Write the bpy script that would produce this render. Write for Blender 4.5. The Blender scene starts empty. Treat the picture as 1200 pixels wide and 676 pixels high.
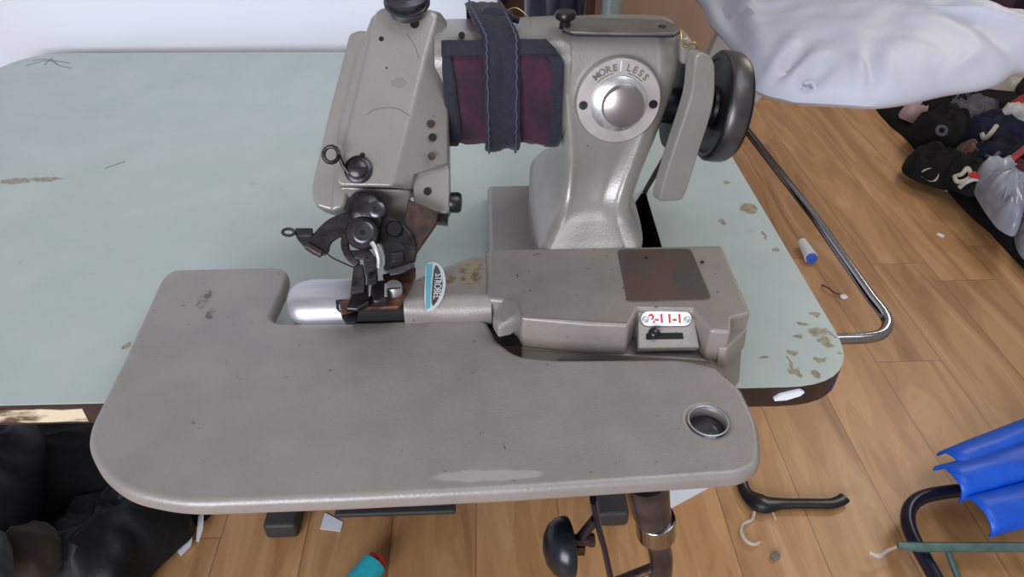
import bpy, bmesh, math, random
from mathutils import Vector, Matrix, noise
random.seed(7)
V = Vector
COL = bpy.context.scene.collection
sc = bpy.context.scene
# ------------------------------------------------------------------ camera model
f = 850.0
th = math.atan2(658, 850); ya = math.atan2(40, math.hypot(658, 850)); CAM = V((0, 0, 1.26))
Fh = V((math.sin(ya), math.cos(ya), 0))
CF = Fh*math.cos(th) - V((0, 0, math.sin(th))); CR = V((math.cos(ya), -math.sin(ya), 0)); CU = CR.cross(CF)
def ray(x, y): return CF + CR*((x-600)/f) + CU*((338-y)/f)
def Z(x, y, z):
    d = ray(x, y); return CAM + d*((z-CAM.z)/d.z)
def Y(x, y, yy):
    d = ray(x, y); return CAM + d*(yy/d.y)
def XP(px, y, z):                       # world x whose picture column is px at (y, z)
    k = (px-600)/f; a = y*CF.y+(z-CAM.z)*CF.z
    return (k*a - y*CR.y)/(CR.x - k*CF.x)
T = .78
# ------------------------------------------------------------------ materials
def lin(c):
    return tuple(((v/255)/12.92 if v <= 10 else (((v/255)+.055)/1.055)**2.4) for v in c)+(1,)
def mat(name, col, rough=.5, metal=0, col2=None, nscale=8, bump=0, bscale=60, spec=.5, sheen=0, coat=0, alpha=1, trans=0, blobs=None, blobcol=(90, 75, 60), blobn=.004, nmin=.35, nmax=.65, blobcol2=None, scuffs=None, emit=None, stretch=None, dirt=None):
    m = bpy.data.materials.new(name); m.use_nodes = True; nt = m.node_tree; N = nt.nodes; L = nt.links
    b = N['Principled BSDF']; b.inputs['Roughness'].default_value = rough; b.inputs['Metallic'].default_value = metal
    b.inputs['Specular IOR Level'].default_value = spec
    if sheen: b.inputs['Sheen Weight'].default_value = sheen
    if coat: b.inputs['Coat Weight'].default_value = coat
    if alpha < 1: b.inputs['Alpha'].default_value = alpha
    if trans: b.inputs['Transmission Weight'].default_value = trans
    geo = N.new('ShaderNodeNewGeometry'); pos = geo.outputs['Position']
    if stretch:
        mp = N.new('ShaderNodeVectorMath'); mp.operation = 'MULTIPLY'; mp.inputs[1].default_value = stretch
        L.new(pos, mp.inputs[0]); pos2 = mp.outputs[0]
    else: pos2 = pos
    cur = None
    def noise_(scale, det=4, src=None):
        n = N.new('ShaderNodeTexNoise'); n.inputs['Scale'].default_value = scale; n.inputs['Detail'].default_value = det
        L.new(src or pos2, n.inputs['Vector']); return n
    def mixc(fac, a, bcol):
        mx = N.new('ShaderNodeMix'); mx.data_type = 'RGBA'
        if hasattr(fac, 'links') or hasattr(fac, 'is_linked'): L.new(fac, mx.inputs['Factor'])
        else: mx.inputs['Factor'].default_value = fac
        for s, v in (('A', a), ('B', bcol)):
            i = [q for q in mx.inputs if q.name == s and q.type == 'RGBA'][0]
            if isinstance(v, tuple): i.default_value = v
            else: L.new(v, i)
        return [q for q in mx.outputs if q.type == 'RGBA'][0]
    base = lin(col)
    out = base
    if col2:
        n = noise_(nscale, 5)
        mr = N.new('ShaderNodeMapRange'); mr.inputs[1].default_value = nmin; mr.inputs[2].default_value = nmax
        L.new(n.outputs['Fac'], mr.inputs[0]); out = mixc(mr.outputs[0], base, lin(col2))
    if dirt:                            # fine dark specks
        dcol, dscale, dthr = dirt
        n = noise_(dscale, 3); g = N.new('ShaderNodeMapRange'); g.inputs[1].default_value = dthr; g.inputs[2].default_value = dthr+.04
        L.new(n.outputs['Fac'], g.inputs[0]); out = mixc(g.outputs[0], out, lin(dcol))
    if blobs:
        nn = noise_(110, 4, pos); sub = N.new('ShaderNodeVectorMath'); sub.operation = 'SUBTRACT'; sub.inputs[1].default_value = (.5, .5, .5)
        L.new(nn.outputs['Color'], sub.inputs[0])
        ml = N.new('ShaderNodeVectorMath'); ml.operation = 'SCALE'; ml.inputs['Scale'].default_value = blobn*4; L.new(sub.outputs[0], ml.inputs[0])
        ad = N.new('ShaderNodeVectorMath'); ad.operation = 'ADD'; L.new(pos, ad.inputs[0]); L.new(ml.outputs[0], ad.inputs[1])
        acc = None
        for (c, r) in blobs:
            s = N.new('ShaderNodeVectorMath'); s.operation = 'SUBTRACT'; s.inputs[1].default_value = c; L.new(ad.outputs[0], s.inputs[0])
            q = N.new('ShaderNodeVectorMath'); q.operation = 'MULTIPLY'; q.inputs[1].default_value = (1/r[0], 1/r[1], 1/r[2]); L.new(s.outputs[0], q.inputs[0])
            l = N.new('ShaderNodeVectorMath'); l.operation = 'LENGTH'; L.new(q.outputs[0], l.inputs[0])
            if acc is None: acc = l.outputs['Value']
            else:
                a = N.new('ShaderNodeMath'); a.operation = 'MINIMUM'; L.new(acc, a.inputs[0]); L.new(l.outputs['Value'], a.inputs[1]); acc = a.outputs[0]
        g = N.new('ShaderNodeMapRange'); g.inputs[1].default_value = 1.1; g.inputs[2].default_value = .8
        L.new(acc, g.inputs[0])
        bc = lin(blobcol)
        if blobcol2:
            n2 = noise_(150, 3, pos); g2 = N.new('ShaderNodeMapRange'); g2.inputs[1].default_value = .42; g2.inputs[2].default_value = .58
            L.new(n2.outputs['Fac'], g2.inputs[0]); bc = mixc(g2.outputs[0], bc, lin(blobcol2))
        out = mixc(g.outputs[0], out, bc)
    if scuffs:
        nn = noise_(38, 5, pos); acc = None
        for (c, r_) in scuffs:
            s = N.new('ShaderNodeVectorMath'); s.operation = 'SUBTRACT'; s.inputs[1].default_value = c; L.new(pos, s.inputs[0])
            q = N.new('ShaderNodeVectorMath'); q.operation = 'MULTIPLY'; q.inputs[1].default_value = (1/r_[0], 1/r_[1], 1/r_[2]); L.new(s.outputs[0], q.inputs[0])
            l = N.new('ShaderNodeVectorMath'); l.operation = 'LENGTH'; L.new(q.outputs[0], l.inputs[0])
            if acc is None: acc = l.outputs['Value']
            else:
                a = N.new('ShaderNodeMath'); a.operation = 'MINIMUM'; L.new(acc, a.inputs[0]); L.new(l.outputs['Value'], a.inputs[1]); acc = a.outputs[0]
        a = N.new('ShaderNodeMath'); a.operation = 'ADD'; L.new(acc, a.inputs[0]); L.new(nn.outputs['Fac'], a.inputs[1])
        g = N.new('ShaderNodeMapRange'); g.inputs[1].default_value = 1.5; g.inputs[2].default_value = 1.3; g.inputs[4].default_value = .38; L.new(a.outputs[0], g.inputs[0])
        out = mixc(g.outputs[0], out, lin((196, 190, 180)))
    if isinstance(out, tuple): b.inputs['Base Color'].default_value = out
    else: L.new(out, b.inputs['Base Color'])
    if bump:
        n = noise_(bscale, 3, pos); bp = N.new('ShaderNodeBump'); bp.inputs['Strength'].default_value = bump; bp.inputs['Distance'].default_value = .002
        L.new(n.outputs['Fac'], bp.inputs['Height']); L.new(bp.outputs[0], b.inputs['Normal'])
    return m
def bl(px, py, rx, ry, z=T, rz=.02):
    p = Z(px, py, z); return ((p.x, p.y, p.z), (rx, ry, rz))
tblobs = [bl(18, 212, .022, .008), bl(52, 210, .024, .0075), bl(877, 244, .012, .013), bl(852, 214, .005, .006), bl(847, 260, .004, .008), bl(896, 276, .003, .008),
 bl(909, 292, .004, .003), bl(956, 369, .005, .006), bl(958, 388, .011, .008), bl(968, 401, .007, .008), bl(934, 393, .005, .004), bl(933, 436, .006, .007), bl(926, 424, .002, .008),
 bl(956, 438, .004, .007), bl(928, 413, .005, .003), bl(895, 419, .005, .002), bl(960, 421, .008, .003), bl(982, 412, .003, .003), bl(938, 379, .006, .003), bl(148, 405, .004, .006), bl(975, 392, .003, .006)]
M = {}
M['cast'] = mat('hammered_grey_paint', (147, 141, 135), .30, .25, (136, 130, 124), 9, bump=.12, bscale=480, dirt=((104, 94, 86), 130, .74), spec=.6)
bedb = [bl(551, 318, .011, .024, .85, .05), bl(527, 325, .005, .010, .85, .05), bl(545, 300, .008, .007, .85, .05), bl(838, 362, .003, .002, .85, .03), bl(592, 283, .003, .002, .85, .05), bl(871, 440, .004, .012, .80, .02)]
M['bed'] = mat('worn_grey_bed_paint', (146, 137, 130), .40, .2, (137, 128, 121), 30, bump=.14, bscale=480, blobs=bedb, blobcol=(112, 96, 78), blobcol2=(150, 134, 108), blobn=.004, dirt=((88, 78, 70), 170, .69), spec=.6)
plb = [bl(334, 441, .003, .0018, .828), bl(226, 496, .0022, .002, .828), bl(590, 524, .001, .004, .828), bl(240, 350, .006, .014, .828), bl(246, 368, .004, .008, .828)]
M['plate'] = mat('worn_grey_plate_paint', (146, 138, 133), .42, .2, (139, 131, 127), 25, bump=.16, bscale=420, blobs=plb, blobcol=(92, 84, 78), blobcol2=(136, 130, 124), blobn=.0022, scuffs=[bl(580, 563, .045, .006, .822), bl(610, 560, .02, .005, .824), bl(560, 567, .03, .004, .82)], dirt=((105, 97, 92), 150, .71), spec=.6)
M['laminate'] = mat('pale_green_laminate', (176, 185, 180), .30, 0, (166, 177, 172), 14, blobs=tblobs, blobcol=(152, 140, 116), blobcol2=(126, 118, 100), blobn=.004, dirt=((164, 172, 162), 40, .70), spec=.45, nmin=.3, nmax=.7)
M['scuff'] = mat('grey_scuff', (118, 128, 122), .6)
M['darkedge'] = mat('dark_brown_edge', (52, 38, 36), .35, 0, (40, 30, 30), 40)
M['rawwood'] = mat('exposed_cream_chipboard', (206, 190, 160), .8, 0, (88, 68, 52), 26, stretch=(1, 1, 3), nmin=.5, nmax=.62)
M['steel'] = mat('brushed_steel', (204, 203, 206), .46, .85, (180, 178, 182), 70, stretch=(.2, 1, 1))
M['chrome'] = mat('chrome', (160, 158, 162), .13, 1)
M['darkchrome'] = mat('dark_chrome', (92, 92, 100), .24, .75, (66, 60, 66), 40)
M['dsteel'] = mat('oily_dark_steel', (74, 70, 74), .32, .85, (44, 38, 40), 60, bump=.2, bscale=200)
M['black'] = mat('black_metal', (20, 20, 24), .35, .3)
M['hole'] = mat('black_recess', (10, 9, 9), .8)
M['rust'] = mat('rusted_steel', (86, 64, 54), .42, .6, (54, 42, 42), 90, bump=.3, bscale=160)
M['copper'] = mat('brown_rusty_presser_steel', (128, 84, 60), .38, .6, (74, 52, 44), 120, bump=.2, bscale=160)
M['rustplate'] = mat('tarnished_brown_nameplate', (96, 88, 86), .35, .45, (108, 86, 78), 22, bump=.15, bscale=200, nmin=.45, nmax=.62)
M['wheelrim'] = mat('worn_black_rim', (88, 82, 84), .34, .7, (66, 62, 66), 50)
M['darkcover'] = mat('brown_grey_cover', (112, 102, 96), .4, .4, (96, 86, 82), 50)
M['navyline'] = mat('dark_navy_gasket', (28, 28, 46), .35)
M['dial'] = mat('matt_aluminium', (186, 176, 172), .42, .6, (172, 163, 160), 60)
M['dialbright'] = mat('bright_aluminium_scale', (222, 220, 222), .3, .8, (170, 168, 172), 120, stretch=(1, 1, .3))
M['dialknob'] = mat('polished_knob', (158, 148, 147), .3, .9)
M['engrave'] = mat('engraved_grey', (104, 96, 94), .6, .3)
M['navy'] = mat('navy_webbing', (15, 16, 31), .8, 0, (22, 23, 40), 120, bump=.6, bscale=260, sheen=.1)
M['maroon'] = mat('dark_maroon_cloth', (62, 16, 46), .85, 0, (36, 12, 32), 40, bump=.6, bscale=200, sheen=.1)
M['stitch'] = mat('pale_violet_stitching', (74, 74, 102), .8)
M['white'] = mat('white_plastic', (232, 232, 234), .4)
M['paper'] = mat('white_paper', (226, 228, 236), .8)
M['red'] = mat('red_print', (205, 40, 52), .5)
M['redplastic'] = mat('red_plastic', (196, 34, 34), .4)
M['bluecap'] = mat('blue_plastic_end', (70, 110, 200), .4)
M['cyan'] = mat('cyan_thread', (40, 186, 200), .55, 0, (30, 168, 186), 90, stretch=(1, 1, 4), bump=.4, bscale=500)
M['badgeblue'] = mat('sky_blue_enamel', (112, 190, 208), .35)
M['badgegrey'] = mat('dark_grey_enamel', (84, 80, 80), .35)
M['badgewhite'] = mat('white_enamel', (228, 230, 232), .35)
M['guard'] = mat('pale_grey_guard_paint', (128, 124, 117), .4, .15, (121, 117, 111), 30, bump=.1, bscale=300)
M['blackplastic'] = mat('black_plastic', (22, 23, 26), .3)
M['kneepad'] = mat('black_knee_pad', (18, 24, 34), .28)
M['greyfoot'] = mat('dusty_grey_foot', (60, 58, 58), .6, .2, (58, 56, 56), 60)
M['padcloth'] = mat('white_satin_cloth', (192, 193, 206), .5, 0, (187, 188, 201), 5, bump=.15, bscale=30)
M['blueplastic'] = mat('cobalt_blue_plastic', (24, 98, 222), .4, 0, (18, 84, 204), 16)
M['greenrod'] = mat('green_grey_paint', (92, 120, 114), .4, .3, (74, 96, 94), 30)
M['blacktube'] = mat('black_enamel_tube', (44, 44, 60), .28, .5)
M['bottle'] = mat('dark_navy_canister', (14, 18, 40), .22)
M['brownwood'] = mat('dark_brown_veneer', (74, 42, 26), .45, 0, (52, 30, 20), 6, stretch=(8, 8, .6))
M['tanwood'] = mat('tan_veneer', (186, 158, 138), .6, 0, (176, 148, 128), 3, stretch=(3, 3, .5))
M['pole'] = mat('grey_green_pole_paint', (140, 148, 144), .35, .4)
M['leather'] = mat('brown_belt', (72, 48, 38), .6, 0, (58, 38, 30), 60)
M['clearbag'] = mat('milky_plastic_bag', (176, 182, 196), .22, 0, (138, 144, 160), 12, alpha=.86, bump=.5, bscale=40)
M['clear'] = mat('clear_plastic', (214, 208, 198), .1, 0, alpha=.5)
M['fluff'] = mat('grey_lint', (120, 112, 108), .9)
M['wall'] = mat('white_wall_paint', (222, 224, 232), .8, 0, (217, 219, 228), 2)
M['trimw'] = mat('white_painted_leg', (226, 226, 226), .5)
M['gold'] = mat('brass_rim', (170, 140, 90), .35, .7)
def cloth(name, c, c2=None, n=14, rough=.85, bump=.6): return mat(name, c, rough, 0, c2 or tuple(int(v*.7) for v in c), n, bump=bump, bscale=70, sheen=.15 if max(c) > 60 else 0, spec=.5 if max(c) > 60 else .3)
def floor_mat():
    m = bpy.data.materials.new('oak_laminate_planks'); m.use_nodes = True; nt = m.node_tree; N = nt.nodes; L = nt.links; b = N['Principled BSDF']
    geo = N.new('ShaderNodeNewGeometry'); sep = N.new('ShaderNodeSeparateXYZ'); L.new(geo.outputs['Position'], sep.inputs[0])
    def math_(op, a, bb=None):
        n = N.new('ShaderNodeMath'); n.operation = op
        for i, v in enumerate((a, bb)):
            if v is None: continue
            if isinstance(v, (int, float)): n.inputs[i].default_value = v
            else: L.new(v, n.inputs[i])
        return n.outputs[0]
    W = .167
    xs = math_('DIVIDE', math_('SUBTRACT', sep.outputs['X'], -.04), W); idx = math_('FLOOR', xs); fx = math_('SUBTRACT', xs, idx)
    wn = N.new('ShaderNodeTexWhiteNoise'); wn.noise_dimensions = '1D'; L.new(idx, wn.inputs['W'])
    off = math_('MULTIPLY', wn.outputs['Value'], 1.2)
    ys = math_('DIVIDE', math_('ADD', sep.outputs['Y'], off), 1.2); idy = math_('FLOOR', ys); fy = math_('SUBTRACT', ys, idy)
    cmb = N.new('ShaderNodeCombineXYZ'); L.new(idx, cmb.inputs[0]); L.new(idy, cmb.inputs[1])
    w2 = N.new('ShaderNodeTexWhiteNoise'); w2.noise_dimensions = '3D'; L.new(cmb.outputs[0], w2.inputs['Vector'])
    # grain coordinates: stretched along the plank, shifted per plank
    sx = math_('ADD', math_('MULTIPLY', sep.outputs['X'], 9), math_('MULTIPLY', w2.outputs['Value'], 37)); sy = math_('MULTIPLY', sep.outputs['Y'], 1.1)
    c2 = N.new('ShaderNodeCombineXYZ'); L.new(sx, c2.inputs[0]); L.new(sy, c2.inputs[1]); L.new(w2.outputs['Value'], c2.inputs[2])
    n1 = N.new('ShaderNodeTexNoise'); n1.inputs['Scale'].default_value = 1.6; n1.inputs['Detail'].default_value = 6; n1.inputs['Distortion'].default_value = 1.2; L.new(c2.outputs[0], n1.inputs['Vector'])
    wv = N.new('ShaderNodeMath'); wv.operation = 'SINE'; L.new(math_('MULTIPLY', n1.outputs['Fac'], 55), wv.inputs[0])
    r1 = N.new('ShaderNodeValToRGB'); L.new(n1.outputs['Fac'], r1.inputs[0])
    e = r1.color_ramp.elements; e[0].position = .28; e[0].color = lin((158, 113, 73)); e[1].position = .72; e[1].color = lin((204, 160, 114))
    mid = r1.color_ramp.elements.new(.5); mid.color = lin((188, 141, 95))
    mx = N.new('ShaderNodeMix'); mx.data_type = 'RGBA'; mx.blend_type = 'MULTIPLY'
    L.new(math_('MULTIPLY', math_('ADD', wv.outputs[0], 1), .06), mx.inputs['Factor']); L.new(r1.outputs[0], mx.inputs[6]); mx.inputs[7].default_value = lin((150, 110, 80))
    hv = N.new('ShaderNodeHueSaturation'); L.new(math_('ADD', math_('MULTIPLY', w2.outputs['Value'], .18), .92), hv.inputs['Value']); L.new(mx.outputs[2], hv.inputs['Color'])
    e1 = math_('LESS_THAN', math_('MINIMUM', fx, math_('SUBTRACT', 1, fx)), .009)
    e2 = math_('LESS_THAN', math_('MINIMUM', fy, math_('SUBTRACT', 1, fy)), .0013)
    seam = math_('MAXIMUM', e1, e2)
    m2 = N.new('ShaderNodeMix'); m2.data_type = 'RGBA'; L.new(math_('MULTIPLY', seam, .5), m2.inputs['Factor']); L.new(hv.outputs[0], m2.inputs[6]); m2.inputs[7].default_value = lin((84, 52, 34))
    L.new(m2.outputs[2], b.inputs['Base Color']); b.inputs['Roughness'].default_value = .38
    return m
M['floor'] = floor_mat()
# ------------------------------------------------------------------ objects
def base_of(o):
    while o.parent: o = o.parent
    return o.location
def thing(name, loc, label, cat, group=None):
    o = bpy.data.objects.new(name, None); COL.objects.link(o); o.location = loc; o.empty_display_size = .02
    o['label'] = label; o['category'] = cat
    if group: o['group'] = group
    return o
class MB:
    def __init__(s): s.v = []; s.f = []
    def add(s, vs, fs):
        k = len(s.v); s.v += [V(p) for p in vs]; s.f += [tuple(i+k for i in q) for q in fs]; return s
    def loft(s, secs, caps=True, closed=True):
        n = len(secs[0]); vs = [p for c in secs for p in c]; fs = []
        for i in range(len(secs)-1):
            for j in range(n if closed else n-1):
                j2 = (j+1) % n; fs.append((i*n+j, i*n+j2, (i+1)*n+j2, (i+1)*n+j))
        if caps: fs += [tuple(reversed(range(n))), tuple((len(secs)-1)*n+j for j in range(n))]
        return s.add(vs, fs)
    def prism(s, pts, ext):
        ext = V(ext); return s.loft([[V(p) for p in pts], [V(p)+ext for p in pts]])
    def box(s, lo, hi, R=None, c=None):
        (a, b, c0), (d, e, g) = lo, hi
        P = [(a, b, c0), (d, b, c0), (d, e, c0), (a, e, c0), (a, b, g), (d, b, g), (d, e, g), (a, e, g)]
        if R is not None: P = [R @ (V(p)-V(c))+V(c) for p in P]
        return s.add(P, [(3, 2, 1, 0), (4, 5, 6, 7), (0, 1, 5, 4), (1, 2, 6, 5), (2, 3, 7, 6), (3, 0, 4, 7)])
    def tube(s, pts, r, n=12, flat=1, up=None):
        pts = [V(p) for p in pts]; m = len(pts); rs = r if isinstance(r, (list, tuple)) else [r]*m; secs = []; prev = None
        for i, p in enumerate(pts):
            t = (pts[min(i+1, m-1)]-pts[max(i-1, 0)]).normalized()
            if prev is None:
                a = V(up) if up else (V((0, 0, 1)) if abs(t.z) < .9 else V((1, 0, 0)))
            else: a = prev
            a = (a - t*a.dot(t)).normalized(); prev = a; b = t.cross(a)
            secs.append([p + a*(rs[i]*flat*math.cos(2*math.pi*k/n)) + b*(rs[i]*math.sin(2*math.pi*k/n)) for k in range(n)])
        return s.loft(secs)
    def lathe(s, o, ax, prof, n=32):
        ax = V(ax).normalized(); a = V((0, 0, 1)) if abs(ax.z) < .9 else V((1, 0, 0)); a = (a-ax*a.dot(ax)).normalized(); b = ax.cross(a); o = V(o)
        return s.loft([[o+ax*h+(a*math.cos(2*math.pi*k/n)+b*math.sin(2*math.pi*k/n))*max(r, 1e-5) for k in range(n)] for (r, h) in prof])
    def build(s, name, m, parent=None, bevel=0, seg=3, ang=38, loc=None, sub=0):
        me = bpy.data.meshes.new(name)
        org = base_of(parent) if parent else (V(loc) if loc is not None else V((0, 0, 0)))
        bm = bmesh.new(); vs = [bm.verts.new(p-org) for p in s.v]
        for q in s.f:
            try: bm.faces.new([vs[i] for i in q])
            except ValueError: pass
        bmesh.ops.recalc_face_normals(bm, faces=bm.faces)
        if bevel:
            es = [e for e in bm.edges if len(e.link_faces) == 2 and e.calc_face_angle(0) > math.radians(ang)]
            bmesh.ops.bevel(bm, geom=es, offset=bevel, segments=seg, profile=.5, affect='EDGES', clamp_overlap=True)
        for fc in bm.faces: fc.smooth = True
        for e in bm.edges:
            if len(e.link_faces) == 2 and e.calc_face_angle(0) > math.radians(45): e.smooth = False
        bm.to_mesh(me); bm.free()
        o = bpy.data.objects.new(name, me); COL.objects.link(o); me.materials.append(M[m] if isinstance(m, str) else m)
        if parent: o.parent = parent
        else: o.location = org
        if sub:
            md = o.modifiers.new('smooth', 'SUBSURF'); md.levels = sub; md.render_levels = sub
        if bevel: o.modifiers.new('wn', 'WEIGHTED_NORMAL').keep_sharp = True
        return o
def tagm(o, label, cat, group=None):
    o['label'] = label; o['category'] = cat
    if group: o['group'] = group
    return o
def struct(o): o['kind'] = 'structure'; return o
def rrect(cx, cy, hx, hy, r, n=5):
    r = min(r, hx*.999, hy*.999); out = []
    for (sx, sy, a0) in ((1, 1, 0), (-1, 1, 90), (-1, -1, 180), (1, -1, 270)):
        for k in range(n+1):
            a = math.radians(a0+90*k/n); out.append((cx+sx*(hx-r)+r*math.cos(a), cy+sy*(hy-r)+r*math.sin(a)))
    return out
def smooth_poly(pts, it=2):            # corner-cutting of a closed outline
    for _ in range(it):
        o = []
        for i, p in enumerate(pts):
            q = pts[(i+1) % len(pts)]; p = V(p); q = V(q); o += [p*.75+q*.25, p*.25+q*.75]
        pts = o
    return pts
def round_poly(pts, r, n=5):           # fillet each corner; r number or list
    out = []; m = len(pts)
    for i in range(m):
        p0, p, p1 = V(pts[i-1]), V(pts[i]), V(pts[(i+1) % m]); rr = r[i] if isinstance(r, (list, tuple)) else r
        a = (p0-p); b = (p1-p); d = min(rr, a.length*.45, b.length*.45)
        if d < 1e-6: out.append(p); continue
        A = p+a.normalized()*d; B = p+b.normalized()*d
        for k in range(n+1):
            t = k/n; out.append(A*(1-t)**2+p*2*t*(1-t)+B*t*t)
    return out
def catmull(pts, k=8, closed=False):
    pts = [V(p) for p in pts]; n = len(pts); out = []
    for i in range(n if closed else n-1):
        g = (lambda j: pts[j % n]) if closed else (lambda j: pts[max(0, min(n-1, j))])
        a, b, c, d = g(i-1), g(i), g(i+1), g(i+2)
        for q in range(k):
            t = q/k; out.append(.5*((2*b)+(c-a)*t+(2*a-5*b+4*c-d)*t*t+(3*b-a-3*c+d)*t**3))
    if not closed: out.append(pts[-1])
    return out
def slab_holes(outline, holes, z0, z1, name, m, parent=None, bevel=0, seg=3, loc=None):
    org = base_of(parent) if parent else V((0, 0, 0))
    bm = bmesh.new(); es = []
    for lp in [outline]+holes:
        vs = [bm.verts.new((p[0]-org.x, p[1]-org.y, z1-org.z)) for p in lp]
        for i in range(len(vs)): es.append(bm.edges.new((vs[i], vs[(i+1) % len(vs)])))
    bmesh.ops.triangle_fill(bm, edges=es, use_beauty=True, use_dissolve=False)
    bmesh.ops.dissolve_limit(bm, angle_limit=.01, verts=bm.verts, edges=[e for e in bm.edges if len(e.link_faces) == 2])
    r = bmesh.ops.extrude_face_region(bm, geom=bm.faces[:])
    for v in [g for g in r['geom'] if isinstance(g, bmesh.types.BMVert)]: v.co.z = z0-org.z
    bmesh.ops.recalc_face_normals(bm, faces=bm.faces)
    if bevel:
        e2 = [e for e in bm.edges if len(e.link_faces) == 2 and e.calc_face_angle(0) > math.radians(50) and abs(e.verts[0].co.z-e.verts[1].co.z) < 1e-6]
        bmesh.ops.bevel(bm, geom=e2, offset=bevel, segments=seg, profile=.5, affect='EDGES', clamp_overlap=True)
    for fc in bm.faces: fc.smooth = True
    for e in bm.edges:
        if len(e.link_faces) == 2 and e.calc_face_angle(0) > math.radians(45): e.smooth = False
    me = bpy.data.meshes.new(name); bm.to_mesh(me); bm.free(); me.materials.append(M[m])
    o = bpy.data.objects.new(name, me); COL.objects.link(o)
    if parent: o.parent = parent
    if bevel: o.modifiers.new('wn', 'WEIGHTED_NORMAL').keep_sharp = True
    return o
def puff(outline, h, name, m, z0=0, amp=.02, freq=9, seed=0, under=.0, parent=None, crease=None, pw=2.2, rings=(1, .985, .95, .89, .8, .68, .54, .4, .26, .13), n=96, rim=.5, folds=()):
    """stuffed or crumpled cloth: rings of a closed outline rise to a dome with creases"""
    pts = catmull(outline, 12, True); c = sum(pts, V())/len(pts)
    L = [0]
    for i in range(len(pts)): L.append(L[-1]+(pts[(i+1) % len(pts)]-pts[i]).length)
    def at(s):
        s = s*L[-1]
        for i in range(len(pts)):
            if L[i+1] >= s: t = (s-L[i])/max(L[i+1]-L[i], 1e-9); return pts[i].lerp(pts[(i+1) % len(pts)], t)
        return pts[0]
    ring = [at(k/n) for k in range(n)]
    mb = MB(); vs = []; fs = []
    def dz(p, s):
        q = V((p.x*freq+seed*7.3, p.y*freq, p.z*freq+seed))
        a = noise.noise(q); b = 1-abs(noise.noise(q*2.1+V((3, 1, 2))))*2; d = noise.noise(q*4.3)*.4
        fz = 0
        for (A_, B_, wd, hg_) in folds:
            ab = V((B_.x-A_.x, B_.y-A_.y)); ap = V((p.x-A_.x, p.y-A_.y)); t = ap.dot(ab)/ab.length_squared; tt = max(0, min(1, t)); dd = (ap-ab*tt).length
            fz += hg_*math.exp(-(dd/wd)**2)*(math.sin(math.pi*max(.0, min(1, .15+tt*.85)))**.7)
        return amp*(a+b*.6+d)*min(1, (1-s)*6+.15)+fz*min(1, (1-s)*12+.1)
    def ringpts(s, sign):
        o = []
        for p in ring:
            q = c+(p-c)*s; w = 1+ .04*noise.noise(V((p.x*freq*1.3, p.y*freq*1.3, seed+4)))*(1 if s > .5 else 0)
            q = c+(q-c)*w
            hh = (1-s**pw)**.5
            z = z0+ (rim*0)+ (h*hh+dz(q, s) if sign > 0 else -under*hh)
            o.append(V((q.x, q.y, z)))
        return o
    R = [ringpts(s, 1) for s in rings]
    down = [ringpts(s, -1) for s in (.985, .9, .7, .4, .13)] if under else [[V((p.x, p.y, z0)) for p in R[0]]]
    secs = list(reversed(down))+R
    mb.loft(secs)
    return mb.build(name, m, parent, loc=(c.x, c.y, z0) if parent is None else None, ang=180)
def text(body, size, M4, m, name, parent, ext=.0002, off=.0):
    cu = bpy.data.curves.new('t', 'FONT'); cu.body = body; cu.size = size; cu.align_x = 'CENTER'; cu.align_y = 'CENTER'; cu.extrude = ext; cu.offset = off
    to = bpy.data.objects.new('t', cu); COL.objects.link(to); dg = bpy.context.evaluated_depsgraph_get(); dg.update()
    me = bpy.data.meshes.new_from_object(to.evaluated_get(dg)); COL.objects.unlink(to); bpy.data.objects.remove(to)
    me.transform(Matrix.Translation(-base_of(parent)) @ M4); me.materials.clear(); me.materials.append(M[m])
    o = bpy.data.objects.new(name, me); COL.objects.link(o); o.parent = parent; return o
def frame(o, x, y):                     # matrix from origin and in-plane axes
    x = V(x).normalized(); y = V(y); y = (y-x*y.dot(x)).normalized(); z = x.cross(y)
    return Matrix(((x.x, y.x, z.x, o[0]), (x.y, y.y, z.y, o[1]), (x.z, y.z, z.z, o[2]), (0, 0, 0, 1)))
# ================================================================== SETTING
b = MB(); b.box((-3.2, -.6, -.05), (4.6, 6.2, 0)); struct(b.build('floor', 'floor'))
b = MB(); b.box((-3.2, 1.40, 0), (.026, 1.52, 2.5)); struct(b.build('wall_back', 'wall', bevel=.008))
b = MB(); b.box((-3.2, 1.385, 0), (.026, 1.40, .09)); struct(b.build('baseboard_back', 'trimw', bevel=.003))
b = MB(); b.box((-3.2, 6.1, 0), (4.6, 6.2, 2.5)); struct(b.build('wall_far', 'wall'))
b = MB(); b.box((-3.3, -.6, 0), (-3.2, 6.2, 2.5)); struct(b.build('wall_left', 'wall'))
b = MB(); b.box((4.5, -.6, 0), (4.6, 6.2, 2.5)); struct(b.build('wall_right', 'wall'))
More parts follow.
